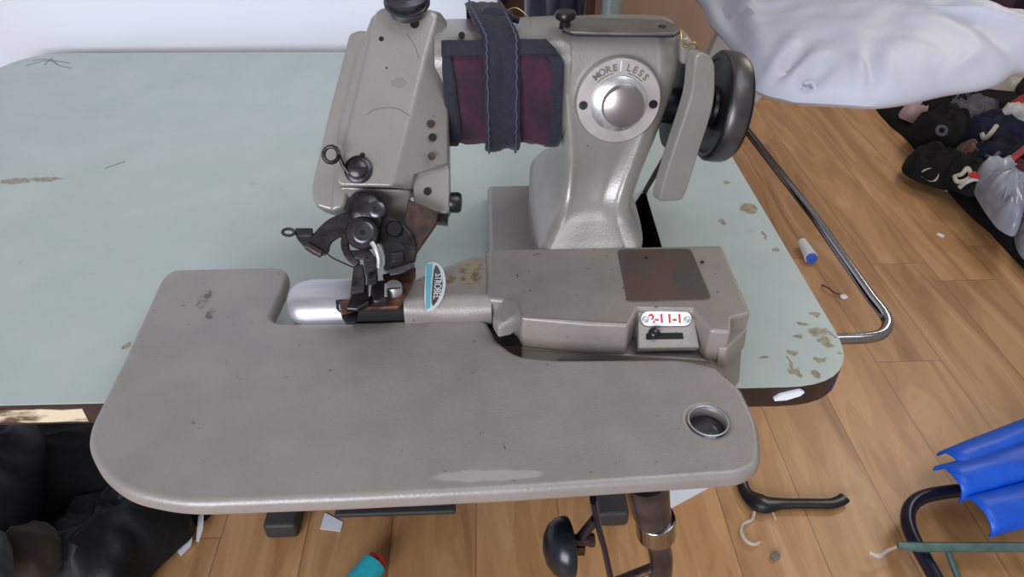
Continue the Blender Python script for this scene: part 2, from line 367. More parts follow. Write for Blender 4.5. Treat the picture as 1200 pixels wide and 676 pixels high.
# ================================================================== TABLE
tb = thing('sewing_table', (-.25, .9, 0), 'pale green laminate sewing table with chipped rounded corners and dark brown edge', 'table')
fl = Z(-60, 474, T)
fy = .4665
outl = [(-.868, fy+.002), (.345, fy-.004), (.345, 1.335), (-.868, 1.369)]
outl = [(p[0], p[1], 0) for p in outl]
outl = round_poly(outl, [.05, .075, .05, .11], 10)
s0 = [Z(p[0], p[1], T) for p in ((752, 226), (757, 226), (779, 300), (700, 300))]
slot = [(p.x, p.y) for p in s0]
slab_holes([(p.x, p.y) for p in outl], [slot], T-.0008, T, 'tabletop', 'laminate', tb)
slab_holes([(p.x*1.0, p.y) for p in outl], [slot], T-.026, T-.0009, 'edge_band', 'darkedge', tb)
b = MB()
e0 = -.81; e1 = Z(100, 478, T-.01).x
pts = []
for k in range(25):
    t = k/24; x = e0+(e1-e0)*t; pts.append((x, T-.006-.004*abs(noise.noise(V((x*22, 0, 0)))), T-.0235+.006*abs(noise.noise(V((x*30, 5, 0))))))
vs = []; fs = []
for (x, za, zb) in pts: vs += [(x, fy-.0012, za), (x, fy-.0012, zb), (x, fy+.004, za), (x, fy+.004, zb)]
for k in range(24):
    a = k*4; fs += [(a, a+4, a+5, a+1), (a, a+2, a+6, a+4), (a+1, a+5, a+7, a+3)]
fs += [(0, 1, 3, 2), (96, 98, 99, 97)]
b.add(vs, fs); o = b.build('broken_edge', 'rawwood', tb); o['label'] = 'broken away edge band showing cream chipboard'
# white tape patch on the front corner
b = MB(); tp = [Y(x, y, fy-.0065) for (x, y) in ((907, 468), (915, 463), (938, 458), (943, 460), (938, 464), (922, 469), (908, 470))]
b.prism(tp, (0, .003, 0)); b.build('tape_patch', 'paper', tb)
b = MB()
for pl in ([(30, 77), (52, 71), (62, 72), (70, 77), (84, 80)], [(38, 71), (50, 69), (82, 74)], [(52, 76), (60, 68), (67, 76)]):
    b.tube([Z(x, y, T+.0002) for x, y in pl], .0011, 6, flat=.4)
b.build('scuff_mark', 'scuff', tb)
b = MB(); b.tube([Z(123, 197, T+.0002), Z(147, 189, T+.0002)], .001, 6, flat=.4); b.build('scratch', 'scuff', tb)
b = MB(); q0 = Z(690, 300, T); q1 = Z(785, 300, T); q2 = Z(757, 222, T)
b.box((q0.x-.03, q0.y-.03, .60), (q1.x+.03, q2.y+.05, .61)); 
for lo_, hi_ in (((q0.x-.03, q0.y-.03, .61), (q0.x-.025, q2.y+.05, T-.027)), ((q1.x+.025, q0.y-.03, .61), (q1.x+.03, q2.y+.05, T-.027)), ((q0.x-.03, q0.y-.03, .61), (q1.x+.03, q0.y-.025, T-.027)), ((q0.x-.03, q2.y+.045, .61), (q1.x+.03, q2.y+.05, T-.027))): b.box(lo_, hi_)
b.build('slot_dark_box', 'darkedge', tb)  # added box below the slot, hides the floor so the opening reads dark
# legs, feet, stretcher, treadle
for px0, px1, pyb in ((310, 352, 632), (698, 738, 618)):
    pA = Z(px0+2, pyb, .0); pB = Z(px1-2, pyb, .0)
    b = MB(); b.box((pA.x, pA.y, .0), (pB.x, 1.34, .042)); b.build('foot', 'greyfoot', tb, bevel=.008)
    xm = (pA.x+pB.x)/2
    b = MB(); b.box((xm-.016, 1.05, .04), (xm+.016, 1.12, T-.026)); b.build('leg', 'greyfoot', tb, bevel=.004)
b = MB(); b.box((-.40, 1.17, .12), (.27, 1.20, .16)); b.build('crossbar', 'greyfoot', tb, bevel=.004)
t0 = Z(392, 606, .05); t1 = Z(534, 602, .05)
tr = []
b = MB(); b.box((t0.x, t0.y, .045), (t1.x, t0.y+.26, .057)); o = b.build('treadle', 'greyfoot', tb, bevel=.004)
b = MB(); b.box((t0.x+.008, t0.y+.012, .0575), (t1.x-.008, t0.y+.25, .0605)); b.build('rubber_mat', 'navyline', o, bevel=.001)
b = MB(); b.box((t0.x-.04, t0.y+.12, .02), (t0.x+.002, t0.y+.15, .05)); b.build('treadle_bar', 'greyfoot', tb); b = MB(); b.box((t1.x-.002, t0.y+.12, .02), (t1.x+.08, t0.y+.15, .05)); b.build('treadle_bar', 'greyfoot', tb)
# chrome rail at the right end
zr = T-.045
rp = [Z(985, 397, zr)+V((-.11, 0, 0)), Z(985, 397, zr), Z(1012, 396, zr), Z(1032, 392, zr), Z(1040, 381, zr), Z(1036, 368, zr), Z(1022, 350, zr)]
rp2 = [Z(955, 255, zr), Z(873, 150, zr), Z(820, 82, zr)]
b = MB(); pts = catmull([rp[0], rp[1], rp[2]]+[rp[3], rp[4], rp[5], rp[6]], 6)+[rp2[0], rp2[1], rp2[2]]
q = rp2[2]; pts += [q+V((-.02, .02, 0)), q+V((-.06, .03, 0)), q+V((-.16, .03, 0))]
b.tube(pts, .0062, 14); o = b.build('side_rail', 'chrome', tb); o['label'] = 'chrome tube rail bent around the table end'
b = MB(); b.box((rp[0].x-.01, rp[0].y-.012, zr-.008), (rp[0].x+.02, rp[0].y+.012, T-.025)); b.build('rail_bracket', 'greyfoot', tb)
b = MB(); q2 = pts[-1]; b.box((q2.x-.01, q2.y-.012, zr-.008), (q2.x+.02, q2.y+.012, T-.025)); b.build('rail_bracket', 'greyfoot', tb)
# knee lifter under the table
kn = []
ky = .43
P = lambda x, y, d=0: Y(x, y, ky+d)
b = MB(); b.tube([P(757, 560), P(763, 598), P(768, 612)], [.0215, .0195, .018], 20); b.box((XP(740, ky, .69), ky-.01, .70), (XP(775, ky, .69), .60, T-.026)); kn_ = b.build('knee_lifter', 'darkchrome', tb); kn_['label'] = 'chrome knee lifter sleeve and shaft'
b = MB(); b.tube([P(768, 606), P(769, 625)], [.0205, .0205], 20); b.build('collar', 'chrome', kn_, bevel=.002)
b = MB(); b.tube(catmull([P(767, 620), P(772, 640), P(775, 658), P(773, 678), P(768, 700)], 6), .0125, 16); b.build('shaft', 'darkchrome', kn_)
b = MB(); b.tube([P(695, 585), P(700, 612), P(709, 645), P(718, 690)], .0068, 12, flat=.5); b.build('lever_bar', 'blacktube', kn_)
b = MB(); b.tube([P(716, 684), P(772, 662)], .006, 10, flat=.6); b.build('cross_link', 'rust', kn_)
b = MB(); b.tube([P(698, 608), P(680, 630)], .0052, 10); b.build('pad_rod', 'dsteel', kn_)
b = MB(); b.tube([P(664, 632), P(690, 633)], .006, 10); b.lathe(P(690, 633), (1, 0, 0), [(.0, 0), (.007, 0), (.007, .006), (0, .006)], 6); b.box(P(676, 640)-V((.006, .006, .008)), P(676, 640)+V((.008, .006, .006))); b.build('clamp_screw', 'rust', kn_)
b = MB(); pc = P(668, 641); ax = V((-1, -.12, .05))
b.lathe(pc, ax, [(0, -.002), (.026, -.002), (.031, 0), (.032, .004), (.0305, .012), (.025, .020), (.016, .0255), (.006, .028), (0, .0285)], 32); b.build('knee_pad', 'kneepad', kn_)
# ================================================================== MACHINE
mc = thing('blindstitch_machine', (.10, .68, T), 'grey cast metal blindstitch sewing machine with wide work plate on green table', 'sewing machine')
BZ = .85
# base slab under the column
bl_ = Z(576, 220, T+.022).x
b = MB(); b.box((XP(572, .70, T+.02), .52, T), (XP(750, .64, T+.02), Z(600, 216, T+.022).y, T+.022)); b.build('base', 'cast', mc, bevel=.006)
# bed: arm, black throat, steel tip, body
def secYZ(x, y0, y1, z0, z1, r): return [V((x, a, c)) for a, c in rrect((y0+y1)/2, (z0+z1)/2, (y1-y0)/2, (z1-z0)/2, r, 6)]
tipx = lambda px, z=BZ-.01: XP(px, .52, z)
b = MB(); yb = Z(380, 318, BZ).y; yf = Z(400, 379, BZ-.025).y-.004
S = [(334, .014, .010), (336, .010, .012), (341, .005, .014), (349, .0015, .016), (360, 0, .016), (412, 0, .016)]
b.loft([secYZ(tipx(px), yf+i*.9, yb-i, BZ-.034+i*.6, BZ-.001-i*.45, r) for (px, i, r) in S]); o = b.build('bed_tip', 'steel', mc, bevel=.001); o['label'] = 'bright steel rounded end of the bed'
b = MB(); b.loft([secYZ(tipx(px), yf+.004, yb-.005, BZ-.036, BZ-.009, .008) for px in (405, 482)]); b.build('throat', 'hole', mc)
b = MB()
ya0 = Z(470, 376, BZ).y
A = [(473, .548, .0, .012), (478, .552, 0, .012), (500, .565, .0, .014), (520, .577, 0, .016), (545, .590, .0, .016), (576, .598, 0, .014)]
yaf = Z(500, 376.5, BZ-.020).y
b.loft([secYZ(tipx(px, BZ), yaf, y1+i, BZ-.034, BZ-.0006, r) for (px, y1, i, r) in A]); b.build('bed_arm', 'bed', mc, bevel=.0008)
def top(px, py, z=BZ): p = Z(px, py, z); return (p.x, p.y)
ul = [(572, 292), (846, 287), (880, 366), (858, 372), (857, 389), (833, 387), (812, 362), (748, 361), (737, 381), (690, 379), (611, 372), (606, 364), (590, 352), (572, 350)]
up_ = [V(top(*p)+(BZ,)) for p in ul]
b = MB(); b.prism(up_, (0, 0, -.036)); b.build('bed_body', 'bed', mc, bevel=.003, seg=3)
b = MB()
lo = [V(top(*p)+(BZ-.035,)) for p in ((604, 300), (846, 289), (879, 369), (857, 388.5), (833, 387), (737, 381.5), (611, 373), (606, 366))]
b.loft([lo, [p+V((0, (-.014 if i_ in (2, 3, 4) else .012), -.0345)) for i_, p in enumerate(lo)]]); b.build('bed_skirt', 'bed', mc, bevel=.002)
b = MB(); co_ = [V(top(*p)+(BZ-.018,)) for p in ((850, 340), (875, 350), (880.5, 368), (857, 390), (846, 388))]
b.loft([co_, [p+V((0, -.004 if i_ in (2, 3, 4) else 0, -.019)) for i_, p in enumerate(co_)]]); b.build('bed_corner', 'bed', mc, bevel=.002)
b = MB(); b.box((XP(566, .5, .8), .484, T+.002), (XP(608, .5, .8), .56, BZ-.030)); b.build('gap_shade_block', 'black', mc)  # added black block, its colour stands in for shade in the bed gap
# raised lug left of the body
b = MB(); lg = [Z(577, 372, BZ), Z(590, 350, BZ), Z(606, 349, BZ), Z(613, 371, BZ), Z(598, 381, BZ), Z(584, 384, BZ)]
b.loft([[p+V((0, 0, -.012)) for p in lg], lg, [p.lerp(sum(lg, V())/6, .3)+V((0, 0, .003)) for p in lg]]); b.build('bed_lug', 'bed', mc, bevel=.002)
# seam line on the bed
b = MB(); b.tube([Z(569, 294, BZ+.0002), Z(571, 325, BZ+.0002), Z(570, 345, BZ+.0002)], .0003, 6); b.build('seam', 'engrave', mc)
b = MB(); b.tube([Z(612, 371.2, BZ+.0002), Z(735, 378.5, BZ+.0002)], .0003, 6); b.build('seam', 'engrave', mc)
# gauge recess
gp = [Z(748, 362, BZ-.003), Z(812, 362, BZ-.003), Z(820, 407, BZ-.024), Z(748, 408, BZ-.024)]
b = MB(); b.loft([gp, [p+V((0, .004, -.008)) for p in gp]])
go = b.build('gauge_panel', 'bed', mc, bevel=.001)
def PL(a, bb, c):
    n = (bb-a).cross(c-a).normalized()
    if n.dot(CAM-a) < 0: n = -n
    def g(px, py, k=0.0):
        d = ray(px, py); o = a+n*k; return CAM+d*((o-CAM).dot(n)/d.dot(n))
    return g, n
GP, gn = PL(gp[0], gp[1], gp[2])
def stad(g, x0, y0, x1, y1, k, n=8):    # stadium outline in picture columns and rows on a plane
    r = (y1-y0)/2; o = []
    for a in range(n+1): t = math.radians(-90+180*a/n); o.append(g(x1-r+r*math.cos(t), (y0+y1)/2+r*math.sin(t), k))
    for a in range(n+1): t = math.radians(90+180*a/n); o.append(g(x0+r+r*math.cos(t), (y0+y1)/2+r*math.sin(t), k))
    return o
b = MB(); b.prism(stad(GP, 749.5, 363.5, 811.5, 383, .0004), gn*.0006); b.build('plate_rim', 'engrave', go)
b = MB(); b.prism(stad(GP, 751, 365, 810, 382, .0008), gn*.0008); lp = b.build('number_plate', 'white', go)
for px in (756, 805):
    b = MB(); b.lathe(GP(px, 374.5, .0016), gn, [(.0032, 0), (.003, .0008), (.0015, .0014), (0, .0015)], 14); b.build('rivet', 'steel', lp)
gx = (GP(800, 374, 0)-GP(760, 374, 0)); gy = GP(780, 366, 0)-GP(780, 380, 0)
tm = frame(GP(769.5, 373.7, .0018), gx, gy); text('2-1', .0108, tm, 'red', 'numerals', lp, .0002, .00035)
tm = frame(GP(790.5, 373.7, .0018), gx, gy); text('1-1', .0108, tm, 'red', 'numerals', lp, .0002, .00035)
b = MB(); b.prism([GP(760, 375, .0021), GP(765, 374.5, .0021), GP(765, 379, .0021), GP(759, 380, .0021)], gn*.0003); b.build('worn_patch', 'white', lp)
b = MB(); b.prism([GP(x, y, .0003) for x, y in ((776, 390), (800, 390), (801, 397), (757, 398), (757, 391))], gn*.0004); b.build('gauge_slot', 'hole', go)
b = MB(); b.lathe(GP(766, 391, .0004), gn, [(.0050, 0), (.0053, .003), (.0048, .0055), (.0026, .007), (0, .0072)], 18); b.build('gauge_knob', 'blackplastic', go)
# nameplate, badge
nm = round_poly([Z(723, 293, BZ), Z(809, 292, BZ), Z(834, 351, BZ), Z(735, 354, BZ)], .006)
b = MB(); b.prism([p+V((0, 0, .0002)) for p in nm], (0, 0, .0008)); o = b.build('nameplate', 'rustplate', mc, bevel=.0003, seg=1)
for px, py in ((757, 302), (823, 307)):
    b = MB(); b.lathe(Z(px, py, BZ+.001), (0, 0, 1), [(.0019, 0), (.0019, .0004), (0, .0004)], 12); b.build('rivet_hole', 'hole', mc)
BP = lambda x, y, h=0: Z(x, y, BZ+.0005+h)
b = MB(); b.prism(smooth_poly([BP(*p) for p in ((499, 309), (510, 307), (519, 314), (523, 330), (520, 348), (512, 361), (499, 366), (497, 350), (498, 330))], 1), (0, 0, .0006)); bg = b.build('badge', 'badgewhite', mc)
b = MB(); b.prism([BP(*p, .0007) for p in ((500, 310), (507, 309), (505, 340), (504, 361), (499, 363), (499, 340))], (0, 0, .0003)); b.build('badge_stripe', 'badgeblue', bg)
b = MB(); b.prism(smooth_poly([BP(*p, .0007) for p in ((509, 310), (514, 313), (519, 328), (518, 340), (513, 352), (506, 361), (506, 340))], 1), (0, 0, .0003)); b.build('badge_field', 'badgegrey', bg)
text('STROBEL', .0095, frame(BP(512.6, 335, .0011), Z(511.5, 352, BZ)-Z(514, 318, BZ), Z(520, 335, BZ)-Z(505, 336, BZ)), 'badgewhite', 'badge_lettering', bg)
# column
b = MB(); secs = []
for (z, y0, y1, l, r, dp) in ((.846, .590, .80, 630, 762, .003), (.853, .600, .80, 637, 757, .004), (.860, .616, .795, 645, 751, .005), (.869, .627, .785, 652, 748, .006), (.882, .634, .775, 656, 752, .006), (.90, .637, .77, 658, 759, .006), (.92, .638, .765, 659, 768, .005), (.95, .638, .75, 657, 781, .003),
    (.985, .640, .745, 651, 796, .001), (1.01, .643, .735, 648, 804, 0), (1.027, .646, .725, 646, 804, 0), (1.036, .650, .718, 648, 801, 0), (1.041, .657, .710, 652, 795, 0)):
    x0 = XP(l, y0, z); x1 = XP(r, y0, z); w_ = x1-x0; d_ = y1-y0
    ring_ = [(x0, y0+.30*d_), (x0+.002, y0+.010), (x0+.009, y0+.001), (x0+.017, y0+dp*.6), (x0+.030, y0+dp), (x0+w_*.5, y0+dp), (x1-.036, y0+dp), (x1-.027, y0+dp*.6), (x1-.020, y0+.001), (x1-.006, y0+.012), (x1, y0+.30*d_), (x1, y0+.7*d_), (x1-.012, y1-.004), (x0+w_*.5, y1), (x0+.012, y1-.004), (x0, y0+.7*d_)]
    secs.append([V((p.x, p.y, z)) for p in catmull([V((a_, b_, 0)) for a_, b_ in ring_], 4, True)])
secs.insert(0, [V((p.x, p.y, T+.015)) for p in secs[0]])
b.loft(secs); b.build('column', 'cast', mc)
# arm
b = MB(); x0 = XP(512, .66, 1.0); x1 = XP(665, .66, 1.0)
secs = []
for k in range(9):
    t = k/8; x = x0+(x1-x0)*t; w = .004*t
    secs.append([V((x, a, c)) for a, c in rrect(.684, .990, .040+w*.8, .051+(.004*max(0, t-.6)), .026, 6)])
b.loft(secs); b.build('arm', 'cast', mc)
for px, py in ((541, 41), (547, 65)):
    b = MB(); p = Y(px, py, .655 if py < 50 else .645); b.lathe(p+V((0, .002, -.001)), (0, -1, .5), [(.003, 0), (.003, .0015), (0, .0015)], 12); b.build('oil_hole', 'hole', mc)
# cover plate
TZ = 1.0415
cp = [(668, 23.5), (775, 25), (790, 31), (797, 38), (789, 42.5), (672, 41), (659, 36), (658, 28)]
b = MB(); b.prism([Z(x, y+2.0, TZ+.000) for x, y in cp], (0, 0, .0035)); b.build('gasket', 'navyline', mc, bevel=.001)
b = MB(); b.prism(smooth_poly([Z(x, y, TZ+.0038) for x, y in cp], 1), (0, 0, .0025)); b.build('top_cover', 'darkcover', mc, bevel=.0008)
b = MB(); b.lathe(Z(776, 31, TZ+.0065), (0, 0, 1), [(.0035, 0), (.0035, .0006), (0, .0006)], 12); b.build('cover_hole', 'hole', mc)
b = MB(); kp = Z(662, 33, TZ+.004); b.lathe(kp, (0, 0, 1), [(.0055, 0), (.005, .006), (.0055, .007), (.0092, .009), (.0098, .012), (.0085, .015), (0, .016)], 14); b.build('oil_cup', 'dsteel', mc)
# shoulder lug with staple
b = MB(); b.prism([Y(x, y, .650) for x, y in ((797, 44), (806, 45), (817, 55), (817, 72), (808, 78), (797, 76))], (0, .03, 0)); b.build('hinge_lug', 'cast', mc, bevel=.004)
b = MB(); b.tube(catmull([Y(798, 36, .648), Y(799, 46, .646), Y(803, 55, .646), Y(812, 50, .645), Y(817, 55, .645), Y(814, 70, .646), Y(810, 76, .648)], 5), .0012, 8); b.build('staple_wire', 'gold', mc)
# dial
D0 = Y(724, 120, .6335); dn = V((0, -1, .12)).normalized()
DP, dn2 = PL(D0, D0+V((1, 0, 0)), D0+V((0, .12, 1)))
b = MB(); b.lathe(D0+V((0, .012, 0)), dn, [(.040, 0), (.0400, .0135), (.0385, .0150), (0, .0150)], 56); dl = b.build('dial', 'dial', mc)
b = MB(); b.lathe(D0-V((0, .0030, 0)), dn, [(.0262, 0), (.0258, .002), (.019, .0065), (0, .0065)], 48); b.build('dial_scale', 'dialbright', dl)
c2 = D0-V((0, .0095, 0))+V((.003, 0, .001))
b = MB(); b.lathe(c2, dn, [(.0196, -.002), (.0196, .0005), (.0186, .0060), (.0178, .0065), (0, .0065)], 48); b.build('dial_knob', 'dialknob', dl)
for sx in (-1, 1):
    b = MB(); b.lathe(D0+V((sx*.0325, -.003, -.001)), dn, [(.0042, 0), (.0038, .0016), (0, .0016)], 18); o = b.build('dial_screw', 'dsteel', dl)
    b = MB(); q = D0+V((sx*.0325, -.0048, -.001)); b.box(q-V((.003, .0003, .0004)), q+V((.003, .0003, .0004)), Matrix.Rotation(.9, 3, 'Y'), q); b.build('slot', 'hole', o)
upd = V((0, .12, 1)).normalized()
def arc_word(word, a0, step, r, size):
    for i, ch in enumerate(word):
        a = a0+step*i; ra = math.radians(a); p = D0+V((1, 0, 0))*(r*math.sin(ra))+upd*(r*math.cos(ra))+dn*.0035
        ydir = V((1, 0, 0))*math.sin(ra)+upd*math.cos(ra); xdir = V((1, 0, 0))*math.cos(ra)-upd*math.sin(ra)
        text(ch, size, frame(p, xdir, ydir), 'engrave', 'engraved_letter', dl, .0002, .00015)
arc_word('MORE', -41, 10.5, .0328, .0085); arc_word('LESS', 13, 10.5, .0328, .0085)
b = MB()
for side in (-1, 1):
    pts = []
    for k in range(9):
        ra = math.radians(side*(14+k*4)); pts.append(D0+V((1, 0, 0))*(.0282*math.sin(ra))+upd*(.0282*math.cos(ra))+dn*.0032)
    b = MB(); b.tube(pts, .0004, 5); b.build('arrow_line', 'engrave', dl)
b = MB(); q = D0+upd*.0335+dn*.0033; b.box(q-V((.0004, .0003, .0055)), q+V((.0004, .0003, .0055))); b.build('index_mark', 'white', dl)
b = MB()
for k in range(0, 36):
    ra = math.radians(k*10); q = D0+dn*.0055; r0, r1 = .0205, (.0245 if k % 3 == 0 else .023)
    u = V((math.sin(ra), 0, 0))+upd*math.cos(ra); b.tube([q+u*r0+dn*.0022, q+u*r1-dn*.0002], .0003, 4)
b.build('scale_mark', 'engrave', dl)
# hand wheel and pulley
HY, HZ = .685, .958
WC = V((.2262, HY, HZ-.001)); WAX = V((1, 0, -.13))
b = MB(); b.lathe((.187, HY, HZ), WAX, [(.018, -.02), (.018, .0), (.042, .0), (.044, .003), (.036, .007), (.036, .009), (.043, .013), (.043, .016), (.02, .018), (.02, .036)], 40); b.build('pulley', 'black', mc)
b = MB(); b.lathe(WC, WAX, [(.012, -.004), (.020, -.002), (.022, .006), (.044, .006), (.047, .0), (.0505, -.001), (.0530, .001), (.0540, .008), (.0535, .019), (.0510, .024), (.041, .023), (.02, .016), (0, .016)], 56); hw = b.build('handwheel', 'black', mc)
b = MB(); b.lathe(WC, WAX, [(.0534, .0015), (.0547, .003), (.0551, .010), (.0546, .018), (.0536, .0205), (.0532, .0205), (.0532, .0015)], 56); b.build('rim_band', 'wheelrim', hw)
# belt down to the slot
b = MB(); b.tube([Y(806, 140, .672), Y(792, 163, .672), Z(757, 222, T+.004), Z(751, 236, T-.02)], .0048, 8, flat=.7); b.build('drive_belt', 'leather', mc)
# belt guard bar
gd = [(816, 61), (830, 63), (838, 72), (839, 90), (838, 118), (831, 145), (819, 180), (803, 232), (797, 236), (776, 237), (772, 234), (780, 205), (791, 170), (804, 132), (811, 108), (813, 85)]
b = MB(); b.prism(smooth_poly([Y(x, y, .612) for x, y in gd], 1), (-.006, .011, 0)); b.box((XP(812, .625, 1.02), .615, 1.012), (XP(826, .625, 1.02), .66, 1.024)); b.build('belt_guard', 'guard', mc, bevel=.0025)
# ------------------------------------------------------------- sloping head
HA = Y(438, 10, .672); HB = Y(394, 216, .570); HC = Y(460, 217, .570)
HP, hn = PL(HA, HB, HC)
def headloft(tops, k0, depth, name, m='cast', bev=.005, parent=mc, k1=None, lows=None):
    a = [HP(x, y, k0) for x, y in tops]
    if lows: c = [HP(x, y, k1) for x, y in lows]; secs = [a, c, [p-hn*depth for p in c]]
    else: secs = [a, [p-hn*depth for p in a]]
    b = MB(); b.loft(secs); return b.build(name, m, parent, bevel=bev, seg=4, ang=25)
tops = [(441, 14), (449, 9), (480, 8), (508, 12), (512, 22), (503, 48), (482, 132), (462, 214), (458, 219), (400, 218), (394, 213)]
lows = [(439, 16), (447, 10), (480, 9), (516, 14), (524, 26), (525, 60), (526, 193), (487, 203), (482, 222), (399, 221), (392, 216)]
hd = headloft(tops, 0, .05, 'head', k1=-.020, lows=lows)
# front face block under the slope
b = MB(); fr = [HP(396, 219, -.004), HP(461, 221, -.004), HP(482, 224, -.018), HP(482, 215, -.05), HP(395, 210, -.05)]
fr2 = [Y(388, 249, .585), Y(455, 262, .582), Y(477, 288, .585), Y(478, 280, .64), Y(389, 240, .64)]
b.loft([fr, fr2]); b.build('head_front', 'cast', mc, bevel=.005, seg=4)
headloft([(436, 15), (448, 13), (440, 60), (404, 245), (386, 249), (398, 140), (418, 60)], -.010, .04, 'head_flange')
headloft([(409, 38), (422, 34), (432, 36), (402, 240), (388, 248), (371, 243), (366, 232), (365, 217), (385, 130)], -.018, .034, 'head_side_cover')
headloft([(484, 198), (527, 196), (527, 246), (524, 250), (486, 249), (483, 215)], -.026, .035, 'clamp_block', bev=.003)
headloft([(500, 120), (525, 118), (527, 197), (484, 199), (490, 175)], -.024, .03, 'head_rail', bev=.003)
for px, py in ((505, 145), (507, 161), (506, 183), (501, 224)):
    rx_ = 503-(py-48)*.2445; kk = -.0250 if py > 200 else -.020*(px-rx_)/(525-rx_)+.0035
    b = MB(); b.lathe(HP(px, py, kk), hn if py > 200 else (hn+V((.28, 0, .0))).normalized(), [(.0037, 0), (.0034, .0006), (0, .0006)], 16); b.build('screw_hole', 'rust' if py in (145, 183) else 'hole', mc)
for px, py, r in ((447, 46, .0022), (486, 28.5, .0042), (425, 182, .0024), (453, 80, .0008)):
    b = MB(); b.lathe(HP(px, py, -.0008), hn, [(r, 0), (r, .0012), (0, .0012)], 14); b.build('pin_hole', 'hole', mc)
# scratch arc and stains on the head
b = MB(); b.tube(catmull([HP(x, y, .0002) for x, y in ((430, 134), (440, 128), (455, 126), (468, 128), (480, 136))], 5), .00025, 5); b.build('scratch', 'engrave', mc); b = MB(); b.tube(catmull([HP(x, y, .0002) for x, y in ((477, 40), (486, 54), (491, 68))], 5), .00022, 5); b.build('scratch', 'engrave', mc)
M['stainp'] = mat('dull_grey_stain', (122, 114, 108), .5)
b = MB(); b.prism(smooth_poly([HP(x, y, .0001) for x, y in ((457, 95), (464, 92), (470, 91), (477, 96), (474, 102), (466, 103), (459, 100))], 1), hn*.0002); b.build('stain', 'stainp', mc)
# screw with wire thread guide
b = MB(); b.lathe(HP(420, 199, .0002), hn, [(.0125, 0), (.0125, .0015), (.0105, .003), (.0085, .0032), (.0085, .0065), (.007, .0078), (0, .0078)], 28); sg = b.build('guide_screw', 'dsteel', mc)
b = MB(); q = HP(420, 197, .0085); b.box(q-V((.008, .0006, .0006)), q+V((.008, .0006, .0006))); b.build('slot', 'hole', sg)
b = MB(); pts = [HP(409, 203, .002), HP(402, 194, .004), HP(398, 184, .006)]
for k in range(14): a = math.radians(0+k*28); pts.append(HP(388+9*math.cos(a), 181+9.5*math.sin(a), .007+.0004*k))
b.tube(pts, .0019, 10); b.build('wire_loop', 'dsteel', sg)
# tension discs at the top of the head
b = MB(); q = HP(478, 14, 0); axn = (hn+V((0, .35, .5))).normalized()
b.lathe(q-axn*.002, axn, [(.010, 0), (.016, .002), (.0165, .006), (.018, .010), (.0205, .0115), (.0205, .0135), (.017, .015), (.017, .018), (.0205, .020), (.0205, .022), (.015, .024), (.010, .045), (.009, .06), (0, .061)], 36); b.build('tension_discs', 'darkchrome', mc)
b = MB(); b.tube([HP(499, -4, .01), HP(500, 4, .008), HP(497, 12, .0)], .002, 8); b.build('tension_spring', 'black', mc)
# knob right of the clamp block
b = MB(); b.lathe(HP(526, 237, -.034), V((1, -.1, 0)), [(.006, -.006), (.006, .001), (.0098, .002)]+[(.0098, .009), (.008, .0115), (0, .012)], 14); b.build('side_knob', 'blackplastic', mc)
headloft([(507, 249), (525, 249), (524, 262), (511, 261)], -.032, .02, 'lock_plate', 'black', .001)
# ------------------------------------------------------------- stitching mechanism
MP, mn = PL(Y(430, 240, .562), Y(500, 240, .562), Z(440, 346, BZ+.010))
nd = None
def mplate(pts, k, t, name, m='dsteel', bev=.001, parent=mc, sm=0):
    p = [MP(x, y, k) for x, y in pts]
    if sm: p = smooth_poly(p, sm)
    b = MB(); b.prism(p, -mn*t); return b.build(name, m, parent, bevel=bev, seg=2)
def mdisc(px, py, r, k, h, name, m='dsteel', parent=mc, prof=None, n=28):
    b = MB(); b.lathe(MP(px, py, k), mn, prof or [(r, -h), (r, -.0012), (r-.0012, 0), (0, 0)], n); return b.build(name, m, parent)
mplate([(478, 233), (514, 249), (511, 262), (490, 293), (484, 302), (480, 285), (474, 262)], -.006, .012, 'strut', 'rust')
hub = mdisc(427, 244, .0160, .010, .024, 'needle_hub', 'dsteel', prof=[(.017, -.024), (.017, -.004), (.013, 0), (.006, .002), (0, .002)])
mdisc(441, 245, .0068, .014, .012, 'set_screw', 'darkchrome', hub, prof=[(.0075, -.012), (.0075, -.001), (.006, 0), (.0028, 0), (.0028, -.003), (0, -.003)])
mplate([(438, 246), (415, 246), (398, 250), (382, 258), (371, 269), (366, 275), (352, 270), (346, 267), (345, 277), (358, 292), (371, 301), (384, 297), (386, 285), (394, 279), (406, 274), (425, 275), (446, 268), (448, 252)], .008, .007, 'needle_lever', 'dsteel', .0018, sm=1)
mplate([(345, 267), (366, 267), (366, 277), (350, 278)], .011, .004, 'lever_bracket', 'dsteel', .001)
b = MB(); pts = [MP(338+7*math.cos(a), 272+4.0*math.sin(a), .010) for a in [math.radians(k*24) for k in range(16)]]; b.tube(pts, .0014, 8); b.build('thread_eyelet', 'darkchrome', mc)
b = MB(); b.tube([MP(360, 288, .010), MP(377, 298, .010)], .0035, 8); b.build('spring_coil', 'rust', mc)
b = MB(); b.tube(catmull([MP(380, 293, .008), MP(388, 301, .008), MP(400, 307, .006), MP(416, 314, .003)], 6), .0007, 6); b.build('wire', 'dsteel', mc)
pv = mdisc(424, 273, .0145, .014, .014, 'pivot_boss', 'dsteel')
mdisc(425, 272, .0095, .0165, .004, 'pivot_screw', 'darkchrome', pv, prof=[(.0102, -.004), (.0102, -.001), (.009, 0), (.0065, 0), (.0062, -.0008), (.0025, -.0008), (.0022, -.003), (0, -.003)])
mplate([(401, 270), (398, 288), (405, 304), (417, 313), (423, 306), (413, 298), (408, 290), (409, 276)], .002, .006, 'hook_frame', 'dsteel', .0012, sm=1)
mplate([(410, 293), (433, 293), (438, 299), (430, 305), (416, 303)], .004, .005, 'hook_link', 'dsteel')
